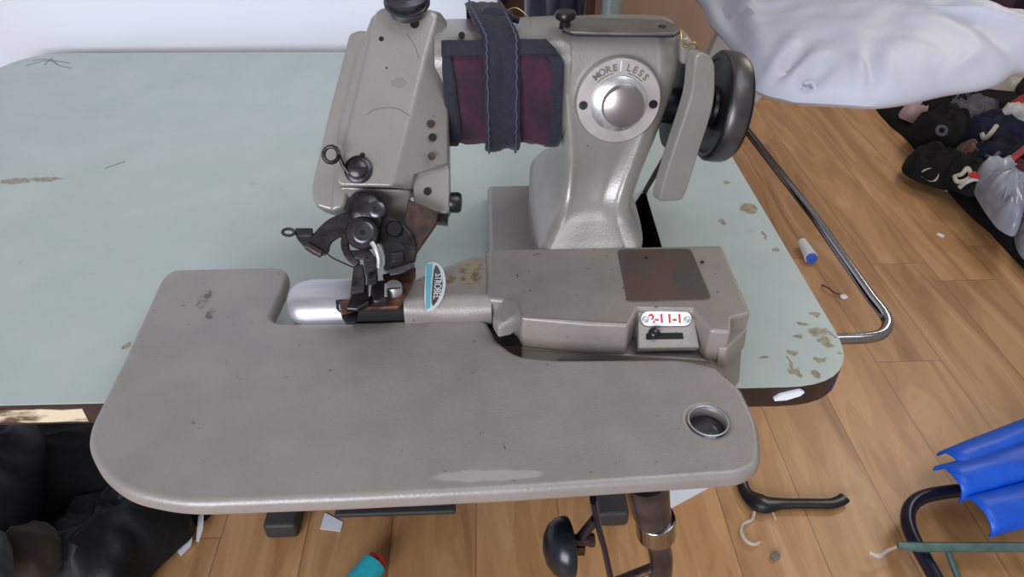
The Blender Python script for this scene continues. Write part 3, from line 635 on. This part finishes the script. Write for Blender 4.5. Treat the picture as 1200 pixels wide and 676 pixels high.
mplate([(432, 262), (445, 252), (468, 258), (483, 274), (489, 292), (485, 311), (470, 318), (455, 321), (448, 316), (452, 306), (446, 285), (436, 284)], -.001, .009, 'looper_bracket', 'dsteel', .0015, sm=1)
mplate([(447, 285), (460, 282), (474, 286), (476, 298), (470, 310), (454, 312), (451, 298)], .0002, .001, 'bracket_recess', 'hole', 0, sm=1)
mplate([(457, 296), (472, 294), (474, 306), (458, 309)], .003, .004, 'looper_block', 'dsteel')
mplate([(455, 316), (484, 307), (486, 312), (470, 321), (457, 323)], .004, .004, 'bracket_lip', 'darkchrome', .001)
mdisc(462, 268, .0075, .0035, .004, 'bracket_screw', 'black')
b = MB(); b.tube(catmull([MP(436, 284, .014), MP(441, 293, .015), MP(444, 303, .013), MP(444, 314, .008)], 6), [.0024]*18+[.0008], 10); b.build('curved_needle', 'steel', mc)
mplate([(425, 298), (439, 297), (442, 312), (440, 325), (432, 330), (427, 318)], .004, .006, 'needle_guide', 'dsteel', .001, sm=1)
mplate([(414, 312), (424, 309), (428, 326), (427, 347), (415, 353), (410, 346)], .005, .008, 'presser_finger', 'dsteel', .0012)
mplate([(430, 318), (441, 316), (443, 345), (430, 348)], .004, .008, 'presser_finger', 'dsteel', .0012)
HPZ = BZ+.012
def hplate(pts, z, t, name, m, bev=.001, parent=mc, sm=0):
    p = [Z(x, y, z) for x, y in pts]
    if sm: p = smooth_poly(p, sm)
    b = MB(); b.prism(p, (0, 0, -t)); return b.build(name, m, parent, bevel=bev, seg=2)
ns = hplate([(448, 321), (487, 312), (487, 322), (479, 338), (467, 359), (426, 360), (400, 368), (397, 353), (424, 345), (450, 340)], HPZ-.002, .004, 'presser_plate', 'copper')
hplate([(435, 328), (454, 326), (455, 350), (436, 352)], HPZ+.008, .010, 'roller', 'dsteel', .003)
hplate([(410, 345), (432, 340), (434, 353), (420, 361), (404, 360)], HPZ+.004, .006, 'foot_clamp', 'dsteel', .002)
b = MB(); b.lathe(Z(462, 343, HPZ-.002), (0, 0, 1), [(.0075, 0), (.0075, .008), (.006, .010), (0, .010)], 20); o = b.build('silver_screw', 'steel', mc)
b = MB(); q = Z(461, 338, HPZ+.0085); b.box(q-V((.006, .0005, .0005)), q+V((.006, .0005, .0005)), Matrix.Rotation(.15, 3, 'Z'), q); b.build('slot', 'hole', o)
b = MB(); b.tube([Z(434, 330, HPZ+.008), Z(433, 347, HPZ+.004)], .0009, 6); b.tube([Z(452, 333, HPZ+.012), Z(452, 347, HPZ+.010)], .0012, 6); b.build('pin', 'steel', mc)
hplate([(393, 351), (416, 349), (420, 362), (417, 377), (406, 378), (401, 372), (399, 365), (394, 361)], HPZ-.004, .003, 'presser_tab', 'black', .0008)
hplate([(397, 357), (400, 356), (401, 362), (398, 363)], HPZ-.0035, .001, 'tab_hole', 'badgewhite', 0)
# ------------------------------------------------------------- work plate
PZ = .828
pp = [(203, 320), (328, 317), (340, 324), (334, 345), (318, 378), (328, 383), (450, 381), (556, 375), (571, 382), (583, 404), (606, 422), (650, 426), (800, 425), (838, 435), (868, 462), (888, 502), (891, 535), (889, 550), (868, 562), (600, 580), (400, 590), (215, 597), (150, 583), (118, 557), (105, 528), (108, 505), (150, 420), (190, 332)]
P3 = [V(top(x, y, PZ-.006)+(0,)) for x, y in pp]
rr = [.012, .010, .008, 0, .006, .008, 0, .02, .0, 0, .015, 0, .03, 0, 0, .02, .02, .01, .01, 0, 0, .03, .03, .02, .02, .02, 0, .008]
P3 = round_poly(P3, rr, 5)
hc = Z(830, 493, PZ)
hole = [(hc.x+.0150*math.cos(a), hc.y+.0150*math.sin(a)) for a in [2*math.pi*k/40 for k in range(40)]]
wp = slab_holes([(p.x, p.y) for p in P3], [hole], PZ-.017, PZ, 'work_plate', 'plate', mc, bevel=.0055, seg=4)
b = MB(); b.lathe((hc.x, hc.y, PZ-.012), (0, 0, 1), [(.0148, -.004), (.0148, .001), (.013, .003), (.004, .004), (0, .004)], 32); b.build('hole_plug', 'darkchrome', wp)
b = MB(); ring_ = [V((hc.x+.0155*math.cos(a), hc.y+.0155*math.sin(a), PZ+.0001)) for a in [2*math.pi*k/40 for k in range(41)]]; b.tube(ring_, .0007, 6); b.build('hole_rim', 'steel', wp)
# bare scuffed metal on the front edge
# support bracket that carries the plate from the base
b = MB(); b.prism([(.06, .37, .8105), (.06, .425, .8105), (.06, .445, .7995), (.06, .60, .7995), (.06, .60, .7845), (.06, .42, .7845), (.06, .37, .800)], (.06, 0, 0)); b.build('plate_bracket', 'bed', mc, bevel=.001)
# ================================================================== cloth wrap on the arm
wr = thing('arm_wrap', (XP(590, .64, .99), .684, .934), 'navy and dark maroon cloth wrap strapped around the machine arm', 'cloth wrap')
def armpath(t, off):                    # t: 0 top back, .25 top front, .75 bottom
    a = math.radians(120-360*t)
    ca, sa = math.cos(a), math.sin(a); hy, hz = .042+off, .053+off
    e = 2/3.2
    y = -math.copysign(abs(math.sin(math.radians(360*t-30)))**e, math.sin(math.radians(360*t-30)))*hy
    z = math.copysign(abs(math.cos(math.radians(360*t-30)))**e, math.cos(math.radians(360*t-30)))*hz
    return V((0, .684+y, .990+z))
def band(pl, pr, t0, t1, off, name, m, parent, nx=10, nt=40, wr_=.002, thick=.003, seed=0):
    """strip around the arm; pl/pr give left and right picture columns over t"""
    vs = []; fs = []
    for i in range(nt+1):
        t = t0+(t1-t0)*i/nt
        for j in range(nx+1):
            u = j/nx; px = pl(t)*(1-u)+pr(t)*u
            w = wr_*noise.noise(V((px*.05+seed, t*9, seed)))+wr_*.6*noise.noise(V((px*.14, t*22, seed)))
            p = armpath(t, off+w); c = V((0, .684, .99)); x = XP(px, .64, .99)
            vs.append(V((x, p.y, p.z)))
    for i in range(nt):
        for j in range(nx):
            a = i*(nx+1)+j; fs.append((a, a+1, a+nx+2, a+nx+1))
    b = MB(); b.add(vs, fs); o = b.build(name, m, parent, ang=180)
    s = o.modifiers.new('thick', 'SOLIDIFY'); s.thickness = thick; s.offset = 1
    return o
wr_e = lambda t: 659-22*max(0, 1-(t-.2)/.07)-12*max(0, (t-.45)/.2)
band(lambda t: 521, lambda t: wr_e(t)-3, .215, .86, .004, 'pad', 'maroon', wr, 18, 40, .0035)
band(lambda t: 521, lambda t: wr_e(t), .205, .255, .0075, 'top_binding', 'navy', wr, 14, 6, .002)
band(lambda t: 521, lambda t: 535+3*math.sin(t*20), .22, .80, .0065, 'side_binding', 'navy', wr, 4, 30, .002)
band(lambda t: wr_e(t)-14, lambda t: wr_e(t), .22, .80, .0065, 'side_binding', 'navy', wr, 4, 30, .002)
band(lambda t: 521, lambda t: 652, .58, .70, .0062, 'bottom_binding', 'navy', wr, 14, 6, .002)
sl = lambda t: 548+20*max(0, min(1, (t-.06)/.15)); sr = lambda t: 592+17*max(0, min(1, (t-.06)/.15))
st = band(sl, sr, -.1, .86, .0095, 'strap', 'navy', wr, 10, 50, .003, .003, 3)
for fn in (lambda t: sl(t)+3, lambda t: sr(t)-5):
    b = MB(); pts = []
    for k in range(60):
        t = -.02+.62*k/59; p = armpath(t, .0150); pts.append(V((XP(fn(t)+1.5*(k % 2), .64, .99), p.y, p.z)))
    b.tube(pts, .0006, 5); b.build('stitching', 'stitch', st)
b = MB(); b.tube(catmull([Y(559, 21, .675), Y(568, 16, .675), Y(582, 15, .675), Y(596, 20, .675), Y(608, 24, .675)], 6), [.003]*6+[.0075]*14+[.004]*5, 12, flat=.8); b.build('strap_knot', 'navy', wr)
b = MB(); b.tube(catmull([Y(590, 15, .672), Y(603, 9, .672), Y(615, 16, .670), Y(623, 27, .668)], 8), .0005, 5); b.build('loose_thread', 'gold', wr)
# ================================================================== behind the table
cb = thing('wardrobe', (.15, 1.72, 0), 'dark brown wooden wardrobe panel behind the machine beside the white wall', 'wardrobe')
xr = XP(711, 1.6, 1.05)
b = MB(); b.box((.036, 1.62, 0), (xr, 1.95, 1.25)); b.build('carcass', 'brownwood', cb, bevel=.004)
for x0, x1 in ((.045, .5*xr+.015), (.5*xr+.022, xr-.006)):
    b = MB(); b.box((x0, 1.600, .06), (x1, 1.62, 1.24)); d = b.build('door', 'brownwood', cb, bevel=.006)
    b = MB(); b.lathe((x1-.02, 1.60, .7), (0, -1, 0), [(.006, 0), (.006, .01), (.012, .014), (.012, .02), (0, .022)], 16); b.build('knob', 'dsteel', d)
cb = thing('storage_cabinet', (1.0, 2.65, 0), 'tall tan wooden cabinet far behind the handwheel, partly hidden by white pad', 'cabinet')
xa = XP(722, 2.4, .9); xb = XP(866, 2.4, .7)
b = MB(); b.box((xa, 2.42, 0), (xb, 2.9, 1.5)); b.build('carcass', 'tanwood', cb, bevel=.005)
b = MB(); b.box((xa+.01, 2.40, .05), (xb-.01, 2.42, 1.45)); b.build('door', 'tanwood', cb, bevel=.005)
cb.location = ((xa+xb)/2, 2.65, 0)
for c in cb.children: c.data.transform(Matrix.Translation(V((1.0, 2.65, 0))-V(((xa+xb)/2, 2.65, 0))))
xc = XP(652, 1.26, .95); rad = .052
cn = thing('canister', (xc, 1.26, T), 'dark navy round canister standing on the table behind the machine arm', 'canister')
b = MB(); b.lathe((xc, 1.26, T), (0, 0, 1), [(.0, 0), (rad-.004, 0), (rad, .004), (rad, .19), (rad*.9, .20), (0, .20)], 40); b.build('body', 'bottle', cn)
b = MB(); b.lathe((xc, 1.26, T+.20), (0, 0, 1), [(rad*.92, 0), (rad*.92, .03), (rad*.85, .034), (0, .034)], 40); b.build('lid', 'blackplastic', cn)
xq = XP(721, 1.20, .96)
pt = thing('thread_stand', (xq, 1.20, T), 'grey green metal stand pole rising behind the top cover', 'thread stand')
b = MB(); b.tube([(xq-.004, 1.20, T+.01), (xq+.004, 1.20, 1.30)], .0165, 20); b.build('pole', 'pole', pt)
b = MB(); b.lathe((xq, 1.20, T), (0, 0, 1), [(0, 0), (.045, 0), (.045, .008), (.024, .014), (.02, .03), (0, .03)], 28); b.build('base', 'pole', pt)
# ================================================================== white ironing pad at the right
IZ = .82
ol = [(780, -70), (800, -32), (822, 5), (842, 34), (862, 64), (878, 96), (892, 107), (925, 114), (955, 117), (985, 119), (1020, 121), (1060, 117), (1110, 108), (1165, 96), (1205, 78), (1300, 84), (1400, 88), (1440, 70), (1400, 58), (1300, 52), (1208, 44), (1160, 25), (1115, -3), (1060, -40), (930, -60)]
ib = thing('ironing_board', tuple(Z(1000, 40, IZ)[:2])+(0,), 'puffy white cloth covered ironing board at the right of the handwheel', 'ironing board')
pad_pts = [Z(x, y+3, IZ) for x, y in ol]
fo = lambda x0, y0, x1, y1, wd, h: (Z(x0, y0-14, IZ+.03), Z(x1, y1-14, IZ+.03), wd, h)
folds = [fo(896, 104, 930, 62, .012, .010), fo(902, 112, 960, 84, .014, .012), fo(908, 108, 945, 72, .011, -.012), fo(925, 116, 975, 94, .012, -.011), fo(1002, 90, 1016, 122, .011, .009), fo(1014, 86, 1028, 116, .011, -.008),
 fo(842, 6, 872, 62, .016, -.014), fo(858, -5, 900, 90, .014, .012), fo(1000, 12, 1190, 56, .020, .016), fo(1030, 30, 1180, 74, .022, -.012), fo(1040, 5, 1130, 24, .010, -.010), fo(1080, 2, 1160, 30, .010, .010), fo(1060, 42, 1200, 60, .008, .008), fo(968, 70, 1010, 96, .014, -.006), fo(1110, 100, 1150, 80, .008, .006)]
rg = [1, .992, .98, .965, .945, .92, .89, .86, .82, .78, .74, .70, .66, .62, .58, .54, .50, .46, .42, .38, .34, .30, .26, .22, .18, .14, .10, .06]
pad = puff(pad_pts, .062, 'cover', 'padcloth', IZ, amp=.007, freq=6, seed=3, under=.035, parent=ib, pw=2.2, n=420, rings=rg, folds=folds)
b = MB(); b.tube(catmull([Z(942, 98, IZ+.020), Z(951, 97, IZ+.022), Z(955, 106, IZ+.014), Z(950, 115, IZ+.002), Z(941, 112, IZ+.004), Z(938, 104, IZ+.014)], 5), .0035, 8); b.build('drawstring_loop', 'padcloth', ib)
for yy in (-.10, .12):
    b = MB(); q1 = Z(1370, 74, IZ-.01); b.tube([q1, V((q1.x+.55, q1.y+yy, 0))], .014, 12); b.build('leg', 'trimw', ib)
b = MB(); up0 = [Y(x, y, 1.70) for x, y in ((828, 70), (851, 22), (875, 50), (896, 112), (886, 122), (868, 100))]
b.prism(up0, (0, .03, 0)); b.build('end_panel', 'trimw', ib, bevel=.004)
# ================================================================== floor things under and right of the table
def onf(x, y, z=0): return Z(x, y, z)
# thread cones
def cone(p0, p1, r0, r1, m, name, label, cat, tipm, cap=.2):
    t = thing(name, (p0.x, p0.y, 0), label, cat); d = p1-p0
    b = MB(); L = d.length; b.lathe(p0, d, [(0, 0), (r0, 0), (r0*1.0, L*.03), (r0+(r1-r0)*(1-cap), L*(1-cap)), (0, L*(1-cap))], 28); b.build('thread', m, t)
    b = MB(); b.lathe(p0+d*(1-cap), d, [(0, 0), (r1*.8, 0), (r1*.78, L*cap), (r1*.45, L*cap), (r1*.4, L*cap*.5), (0, L*cap*.5)], 24); b.build('spool_end', tipm, t)
    return t
a = onf(408, 700, .027); c = onf(443, 655, .027)
cone(a, c, .027, .024, 'cyan', 'thread_spool', 'cyan thread spool with red plastic end lying on the floor', 'thread spool', 'redplastic', .14)
a = onf(940, 283, .02); c = onf(952, 304, .016)
cone(a, c, .013, .020, 'white', 'thread_spool', 'small white cone shaped spool with blue end beside the chrome rail', 'thread spool', 'bluecap', .12)
def card(pts, name, label, cat, m='paper', z=.001, t=.0012, curl=0):
    P_ = [onf(x, y, z) for x, y in pts]; c = sum(P_, V())/len(P_)
    b = MB(); b.prism(P_, (0, 0, t)); o = b.build(name, m, loc=(c.x, c.y, z)); return tagm(o, label, cat)
card([(381, 601), (402, 612), (399, 623), (375, 620)], 'paper_scrap', 'small white paper scrap on the floor beside the black treadle', 'paper')
card([(768, 577), (842, 564), (838, 568), (786, 596), (776, 590)], 'paper_sheet', 'white paper sheet under the right end of the grey plate', 'paper')
card([(1108-8, 273), (1108-1, 276), (1105, 279), (1097, 275)], 'paper_scrap', 'tiny white scrap on the open floor below the clothes pile', 'paper')
card([(1109, 220), (1112, 222), (1110, 225), (1107, 223)], 'paper_scrap', 'tiny pale crumb on the floor left of the clothes pile edge', 'paper')
b = MB(); p = onf(909, 652, .004); b.box(p-V((.008, .006, .004)), p+V((.008, .008, .006)), Matrix.Rotation(.5, 3, 'Z'), p)
tagm(b.build('rubber_crumb', 'fluff', bevel=.003, loc=p), 'small dark crumb on the floor near the hanger hook', 'crumb')
b = MB(); b.tube(catmull([onf(963, 334, .003), onf(970, 337, .012), onf(978, 343, .008), onf(988, 346, .004)], 5), .0022, 6)
lf = b.build('ribbon_scrap', 'leather', loc=onf(975, 340)); tagm(lf, 'thin brown ribbon scrap with white tip on the floor beside the rail', 'scrap')
b = MB(); p = onf(989, 347, .005); b.lathe(p-V((0, 0, .004)), (0, 0, 1), [(0, 0), (.010, 0), (.011, .004), (.006, .008), (0, .009)], 10); o = b.build('ribbon_tip', 'white'); o.parent = lf; o.location = -lf.location
# black hanger
hg = thing('clothes_hanger', tuple(onf(893, 590)[:2])+(0,), 'black plastic clothes hanger with clear hook lying on the wooden floor', 'hanger')
b = MB(); hz = .012
pts = catmull([onf(x, y, hz) for x, y in ((868, 560), (875, 578), (893, 590), (915, 590), (945, 590), (972, 590), (984, 587), (990, 583))], 6)
rs = []
for i in range(len(pts)):
    t = i/(len(pts)-1); rs.append(.012+.011*math.exp(-((t-.27)/.11)**2) if t < .9 else .012)
b.tube(pts, rs, 14, flat=.45, up=(0, 0, 1)); b.build('hanger_arm', 'blackplastic', hg)
b = MB(); b.tube(catmull([onf(x, y, .008) for x, y in ((884, 600), (881, 609), (871, 614), (869, 624), (875, 634), (884, 638), (890, 635))], 6), .0035, 10); b.tube([onf(906, 601, .008), onf(909, 609, .008)], .002, 8); b.build('hook', 'clear', hg)
# folding rack with blue plastic
rk = thing('folding_rack', tuple(onf(1120, 640)[:2])+(0,), 'collapsed metal rack of black bent tube and green bar lying on the floor', 'rack')
tz = .05
b = MB(); b.tube(catmull([onf(x, y, tz) for x, y in ((1215, 566), (1143, 573), (1105, 577), (1080, 583), (1067, 594), (1064, 610), (1070, 630), (1084, 655), (1104, 690), (1120, 715))], 6), .0135, 16); b.build('frame_tube', 'blacktube', rk)
b = MB(); b.tube([onf(1052, 638, tz+.03), onf(1075, 641, tz+.03), onf(1290, 641, tz+.03)], [.006, .009, .009], 12); b.build('cross_bar', 'greenrod', rk)
b = MB(); b.tube([onf(1111, 645, tz+.02), onf(1116, 660, tz), onf(1128, 690, tz-.03)], .006, 10); b.build('brace', 'greenrod', rk)
b = MB(); b.tube(catmull([onf(x, y, .03) for x, y in ((1019, 647), (1030, 651), (1040, 645), (1052, 640))], 5), [.004, .004, .004, .004, .006, .006, .005, .004, .004, .004, .004, .003, .003, .003, .003, .003], 8); b.build('plastic_tie', 'clear', rk)
# blue corrugated sheets
def trough(x0, y0, x1, y1, h0, h1, w, label, z=.10, seed=0):
    A_ = onf(x0, y0, z); B_ = onf(x1, y1, z); d = (B_-A_).normalized(); s = V((0, 0, 1)).cross(d).normalized(); secs = []
    for i in range(16):
        t = i/15; c = A_.lerp(B_, t); sec = []
        for k in range(21):
            a = math.radians(-100+200*k/20); r = w*(1+.06*math.sin(t*9+seed)*.4)
            sec.append(c+s*(r*math.sin(a))+V((0, 0, 1))*(r*.75*math.cos(a)+.003*noise.noise(V((t*5, k*.25, seed)))))
        secs.append(sec)
    b = MB(); b.loft(secs, caps=False, closed=False); mid = A_; o = b.build('blue_sleeve', 'blueplastic', loc=(A_.x, A_.y, z-w*.75), ang=180)
    md = o.modifiers.new('thick', 'SOLIDIFY'); md.thickness = .004
    return tagm(o, label, 'plastic sleeve', None)
trough(1114, 546, 1300, 470, 0, 0, .034, 'upper blue plastic sleeve, farthest from the black tube rack', .10, 0)
trough(1110, 566, 1300, 515, 0, 0, .037, 'middle blue plastic sleeve resting against the black bent tube', .105, 2)
trough(1142, 606, 1300, 568, 0, 0, .042, 'lower blue plastic sleeve with rounded end nearest the green bar', .09, 4)
# ================================================================== dark clothes below the table's left end
def heap(pts, h, z0, name, m, label, cat, seed, amp=.03, freq=6, under=0, zl=None, group=None):
    o = puff([onf(x, y, zl if zl is not None else z0) for x, y in pts], h, name, m, z0, amp=amp, freq=freq, seed=seed, under=under)
    return tagm(o, label, cat, group)
M['c_navy'] = cloth('dark_navy_nylon', (22, 27, 40), rough=.5); M['c_black'] = cloth('black_cloth', (10, 10, 12)); M['c_char'] = cloth('charcoal_green_nylon', (22, 27, 30), rough=.55); M['c_brown'] = cloth('dark_brown_cloth', (62, 48, 36)); M['c_bag'] = cloth('grey_blue_bag', (84, 98, 108), rough=.3)
heap([(-120, 540), (-60, 500), (30, 492), (150, 500), (240, 520), (250, 600), (150, 640), (20, 700), (-120, 720)], .16, 0, 'garment', 'c_black', 'black cloth heap on the floor under the left end of the table', 'clothes', 1, .03, 5)
heap([(-80, 520), (-10, 500), (45, 505), (66, 540), (50, 600), (30, 660), (-30, 700), (-90, 640)], .13, .14, 'garment', 'c_navy', 'dark navy nylon jacket on top of the heap at the far left', 'clothes', 2, .03, 7)
heap([(70, 640), (100, 605), (150, 588), (215, 598), (228, 622), (205, 648), (180, 672), (140, 720), (50, 720)], .12, .02, 'garment', 'c_char', 'charcoal creased coat at the front edge of the heap under the plate', 'clothes', 3, .035, 8)
heap([(8, 650), (25, 628), (55, 618), (80, 640), (60, 680), (30, 700), (5, 690)], .06, .13, 'garment', 'c_brown', 'dark brown cloth showing between the navy jacket and charcoal coat', 'clothes', 4, .02, 9)
heap([(-30, 640), (2, 626), (14, 640), (12, 690), (-30, 710)], .05, .20, 'plastic_bag', 'c_bag', 'grey blue plastic bag at the bottom left corner of the heap', 'bag', 5, .02, 12)
card([(206, 644), (216, 629), (226, 628), (224, 640), (212, 652)], 'paper_tag', 'wide white paper tag at the right edge of the dark heap', 'tag', z=.012)
card([(230, 634), (233, 600), (239, 600), (238, 620), (233, 636)], 'paper_tag', 'narrow white paper tag standing out below the plate edge', 'tag', z=.02)
# ================================================================== pile of clothes at the right
def garm(cx, cy, rx, ry, h, z0, m, label, seed, name='garment', cat='clothes', amp=.03, rot=0, freq=9):
    """crumpled piece centred at a picture position on the pile, radii in metres"""
    cx += 14; rx *= .82; ry *= .8; h *= .72; z0 = z0*.8+.01; amp = .034; freq = 13
    c = onf(cx, cy, z0); pts = []
    for k in range(9):
        a = 2*math.pi*k/9; r = 1+.28*noise.noise(V((k*1.7, seed*3.1, 0)))
        x = rx*r*math.cos(a); y = ry*r*math.sin(a); pts.append(V((c.x+x*math.cos(rot)-y*math.sin(rot), c.y+x*math.sin(rot)+y*math.cos(rot), z0)))
    o = puff(pts, h, name, m, z0, amp=amp, freq=freq, seed=seed, n=72)
    tagm(o, label, cat); return o
for k_, c_ in dict(p_black=(18, 16, 18), p_navy=(24, 26, 52), p_pink=(178, 152, 152), p_grey=(104, 100, 112), p_red=(190, 24, 30), p_white=(200, 196, 196), p_purple=(62, 22, 48), p_plum=(44, 18, 34), p_green=(60, 120, 96), p_brown=(96, 60, 38), p_cream=(206, 196, 176), p_maroon=(88, 20, 30), p_blue=(110, 150, 200)).items(): M[k_] = cloth(k_.replace('p_', 'piled_')+'_cloth', c_)
o = heap([(1020, 112), (1062, 165), (1100, 212), (1140, 255), (1180, 296), (1240, 330), (1330, 300), (1400, 120), (1300, -20), (1080, -60), (1010, 40)], .10, 0, 'garment', 'p_black', 'wide black cloth spread under the whole clothes pile at the right', 'clothes', 11, .02, 4)
PI_ = [
 (1045, 122, .10, .10, .10, .02, 'p_green', 'dark green cloth peeping out beside the pink piece at the pile edge', 21),
 (1072, 138, .13, .11, .10, .05, 'p_pink', 'dusty pink cloth at the left edge of the pile', 22),
 (1118, 140, .18, .12, .10, .08, 'p_grey', 'grey knitted piece lying across the middle of the pile', 23),
 (1092, 160, .14, .14, .12, .08, 'p_black', 'black cap shaped piece with ring emblem on the pile', 24),
 (1120, 190, .10, .08, .06, .10, 'p_brown', 'brown scrap between the black pieces of the pile', 25),
 (1085, 205, .15, .12, .11, .04, 'p_black', 'black piece with round cream patch at the near edge of the pile', 26),
 (1150, 165, .16, .14, .12, .12, 'p_navy', 'navy piece with cream tick mark in the middle of the pile', 27),
 (1165, 195, .16, .13, .10, .12, 'p_navy', 'navy piece with small pale emblem below the ticked one', 28),
 (1130, 212, .14, .12, .09, .09, 'p_black', 'black piece with cream bone shaped emblem on the pile', 29),
 (1190, 150, .14, .10, .09, .18, 'p_white', 'white cloth with red trim at the right border of the pile', 30),
 (1185, 130, .16, .06, .07, .20, 'p_red', 'bright red cloth above the white one at the right border', 31),
 (1185, 222, .16, .12, .10, .12, 'p_maroon', 'dark maroon cloth under the red strap on the pile', 32),
 (1100, 120, .22, .10, .10, .10, 'p_black', 'black cloth directly under the white ironing board', 33),
 (1160, 100, .20, .07, .08, .22, 'p_cream', 'pale crumpled cream cloth just below the ironing board tip', 34),
 (1140, 12, .30, .20, .16, .22, 'p_purple', 'dark purple cloth behind the ironing board in the top right', 35),
 (1195, 20, .26, .20, .20, .22, 'p_plum', 'plum coloured cloth at the top right corner', 36),
 (1190, 60, .20, .15, .16, .10, 'p_black', 'black cloth behind the tip of the ironing board', 37),
 (1165, -10, .30, .20, .22, .24, 'p_plum', 'deep plum bundle at the very back of the pile', 38),
 (1197, 108, .10, .07, .06, .24, 'p_black', 'small black bundle right of the cream cloth', 39)]
for (cx, cy, rx, ry, h, z0, m, lb, sd) in PI_: garm(cx, cy, rx, ry, h, z0, m, lb, sd, rot=.6 if sd % 2 else -.4)
from mathutils.bvhtree import BVHTree
pile = []
for o in [q for q in COL.objects if q.type == 'MESH' and q.name.startswith('garment')]:
    pile.append(BVHTree.FromPolygons([v.co+o.location for v in o.data.vertices], [tuple(p.vertices) for p in o.data.polygons]))
def onpile(x, y, up=.0):                 # where a point lies on top of the clothes
    d = ray(x, y).normalized(); best = None
    for t in pile:
        hit = t.ray_cast(CAM, d)
        if hit[0] is not None and (best is None or hit[3] < best[1]): best = (hit[0], hit[3])
    p = best[0] if best else onf(x, y, .02)
    return p+V((0, 0, up))
def emblem(pts, m, label, name='emblem_patch', cat='emblem', t=.008, r=None):
    P_ = [onpile(x, y, .004) for x, y in pts]; c = sum(P_, V())/len(P_); b = MB()
    if r: b.tube(catmull(P_, 5), r, 8)
    else: b.prism(smooth_poly(P_, 2), (0, 0, -t))
    o = b.build(name, m, loc=c, bevel=0); return tagm(o, label, cat)
emblem([(1080, 200), (1093, 197), (1101, 205), (1097, 214), (1086, 213), (1078, 208)], 'p_cream', 'round cream patch near the edge of the pile')
emblem([(1102, 149), (1108, 152), (1106, 159), (1099, 158), (1098, 152), (1102, 149)], 'p_grey', 'small grey ring emblem on the black piece', r=.006)
emblem([(1150, 157), (1153, 164), (1160, 158), (1167, 149)], 'p_cream', 'cream tick shaped emblem on the navy piece', r=.008)
emblem([(1155, 184), (1163, 186), (1170, 180)], 'p_grey', 'small pale curl emblem on the lower navy piece', r=.006)
emblem([(1118, 208), (1127, 205), (1133, 198), (1137, 207), (1130, 213), (1121, 214), (1118, 208)], 'p_cream', 'cream outlined emblem next to the red strap', r=.007)
b = MB(); b.tube(catmull([onpile(x, y, .006) for x, y in ((1138, 205), (1150, 209), (1163, 206), (1180, 192), (1205, 172))], 6), .022, 10, flat=.3, up=(0, 0, 1)); tagm(b.build('red_strap', 'p_red', loc=onpile(1165, 200)), 'bright red strap running diagonally across the pile', 'strap')
b = MB(); b.tube(catmull([onpile(x, y, .006) for x, y in ((1123, 222), (1130, 216), (1140, 212), (1150, 212))], 6), .010, 10, flat=.5); tagm(b.build('white_strap', 'p_white', loc=onpile(1135, 216)), 'short white strap end beside the milky plastic bag', 'strap')
heap([(1138, 212), (1162, 206), (1185, 222), (1195, 245), (1190, 275), (1170, 268), (1152, 245)], .10, .10, 'plastic_bag', 'clearbag', 'milky plastic bag lying at the near edge of the clothes pile', 'bag', 41, .025, 14)
heap([(1190, 262), (1212, 250), (1250, 255), (1250, 305), (1212, 312), (1192, 292)], .10, .04, 'plastic_bag', 'clearbag', 'larger milky plastic bag at the right border below the other bag', 'bag', 42, .025, 12)
# ================================================================== LIGHT
w = bpy.data.worlds.new('room_light'); sc.world = w; w.use_nodes = True; bg_ = w.node_tree.nodes['Background']
bg_.inputs[0].default_value = (.96, .93, .91, 1); bg_.inputs[1].default_value = .34
def area(name, loc, target, sx, sy, e, col):
    l = bpy.data.lights.new(name, 'AREA'); l.shape = 'RECTANGLE'; l.size = sx; l.size_y = sy; l.energy = e; l.color = col
    o = bpy.data.objects.new(name, l); COL.objects.link(o); o.location = loc; d = V(target)-V(loc); o.rotation_euler = d.to_track_quat('-Z', 'Y').to_euler(); return o
area('window_and_fill', (-1.0, -1.7, 1.25), (.1, .8, .75), 1.6, 1.2, 76, (.84, .885, 1))
area('window_and_fill', (.7, .3, 2.5), (.0, 1.2, .9), 1.3, 1.0, 15, (.86, .92, 1))  # added overhead fill brightening back wall and pad, no window up there
area('room_lamp', (2.4, 2.7, 2.5), (1.2, 1.4, .5), .8, .8, 18, (1, .88, .76))
# ================================================================== CAMERA
cd = bpy.data.cameras.new('camera'); co = bpy.data.objects.new('camera', cd); COL.objects.link(co); co.location = CAM
Rm = Matrix((CR, CU, -CF)).transposed(); co.rotation_euler = Rm.to_euler(); cd.sensor_width = 36; cd.lens = f/1200*36; cd.clip_start = .02
sc.camera = co
vs_ = sc.view_settings; vs_.view_transform = 'Standard'; vs_.look = 'None'; vs_.gamma = 1; vs_.exposure = 0; vs_.use_curve_mapping = False
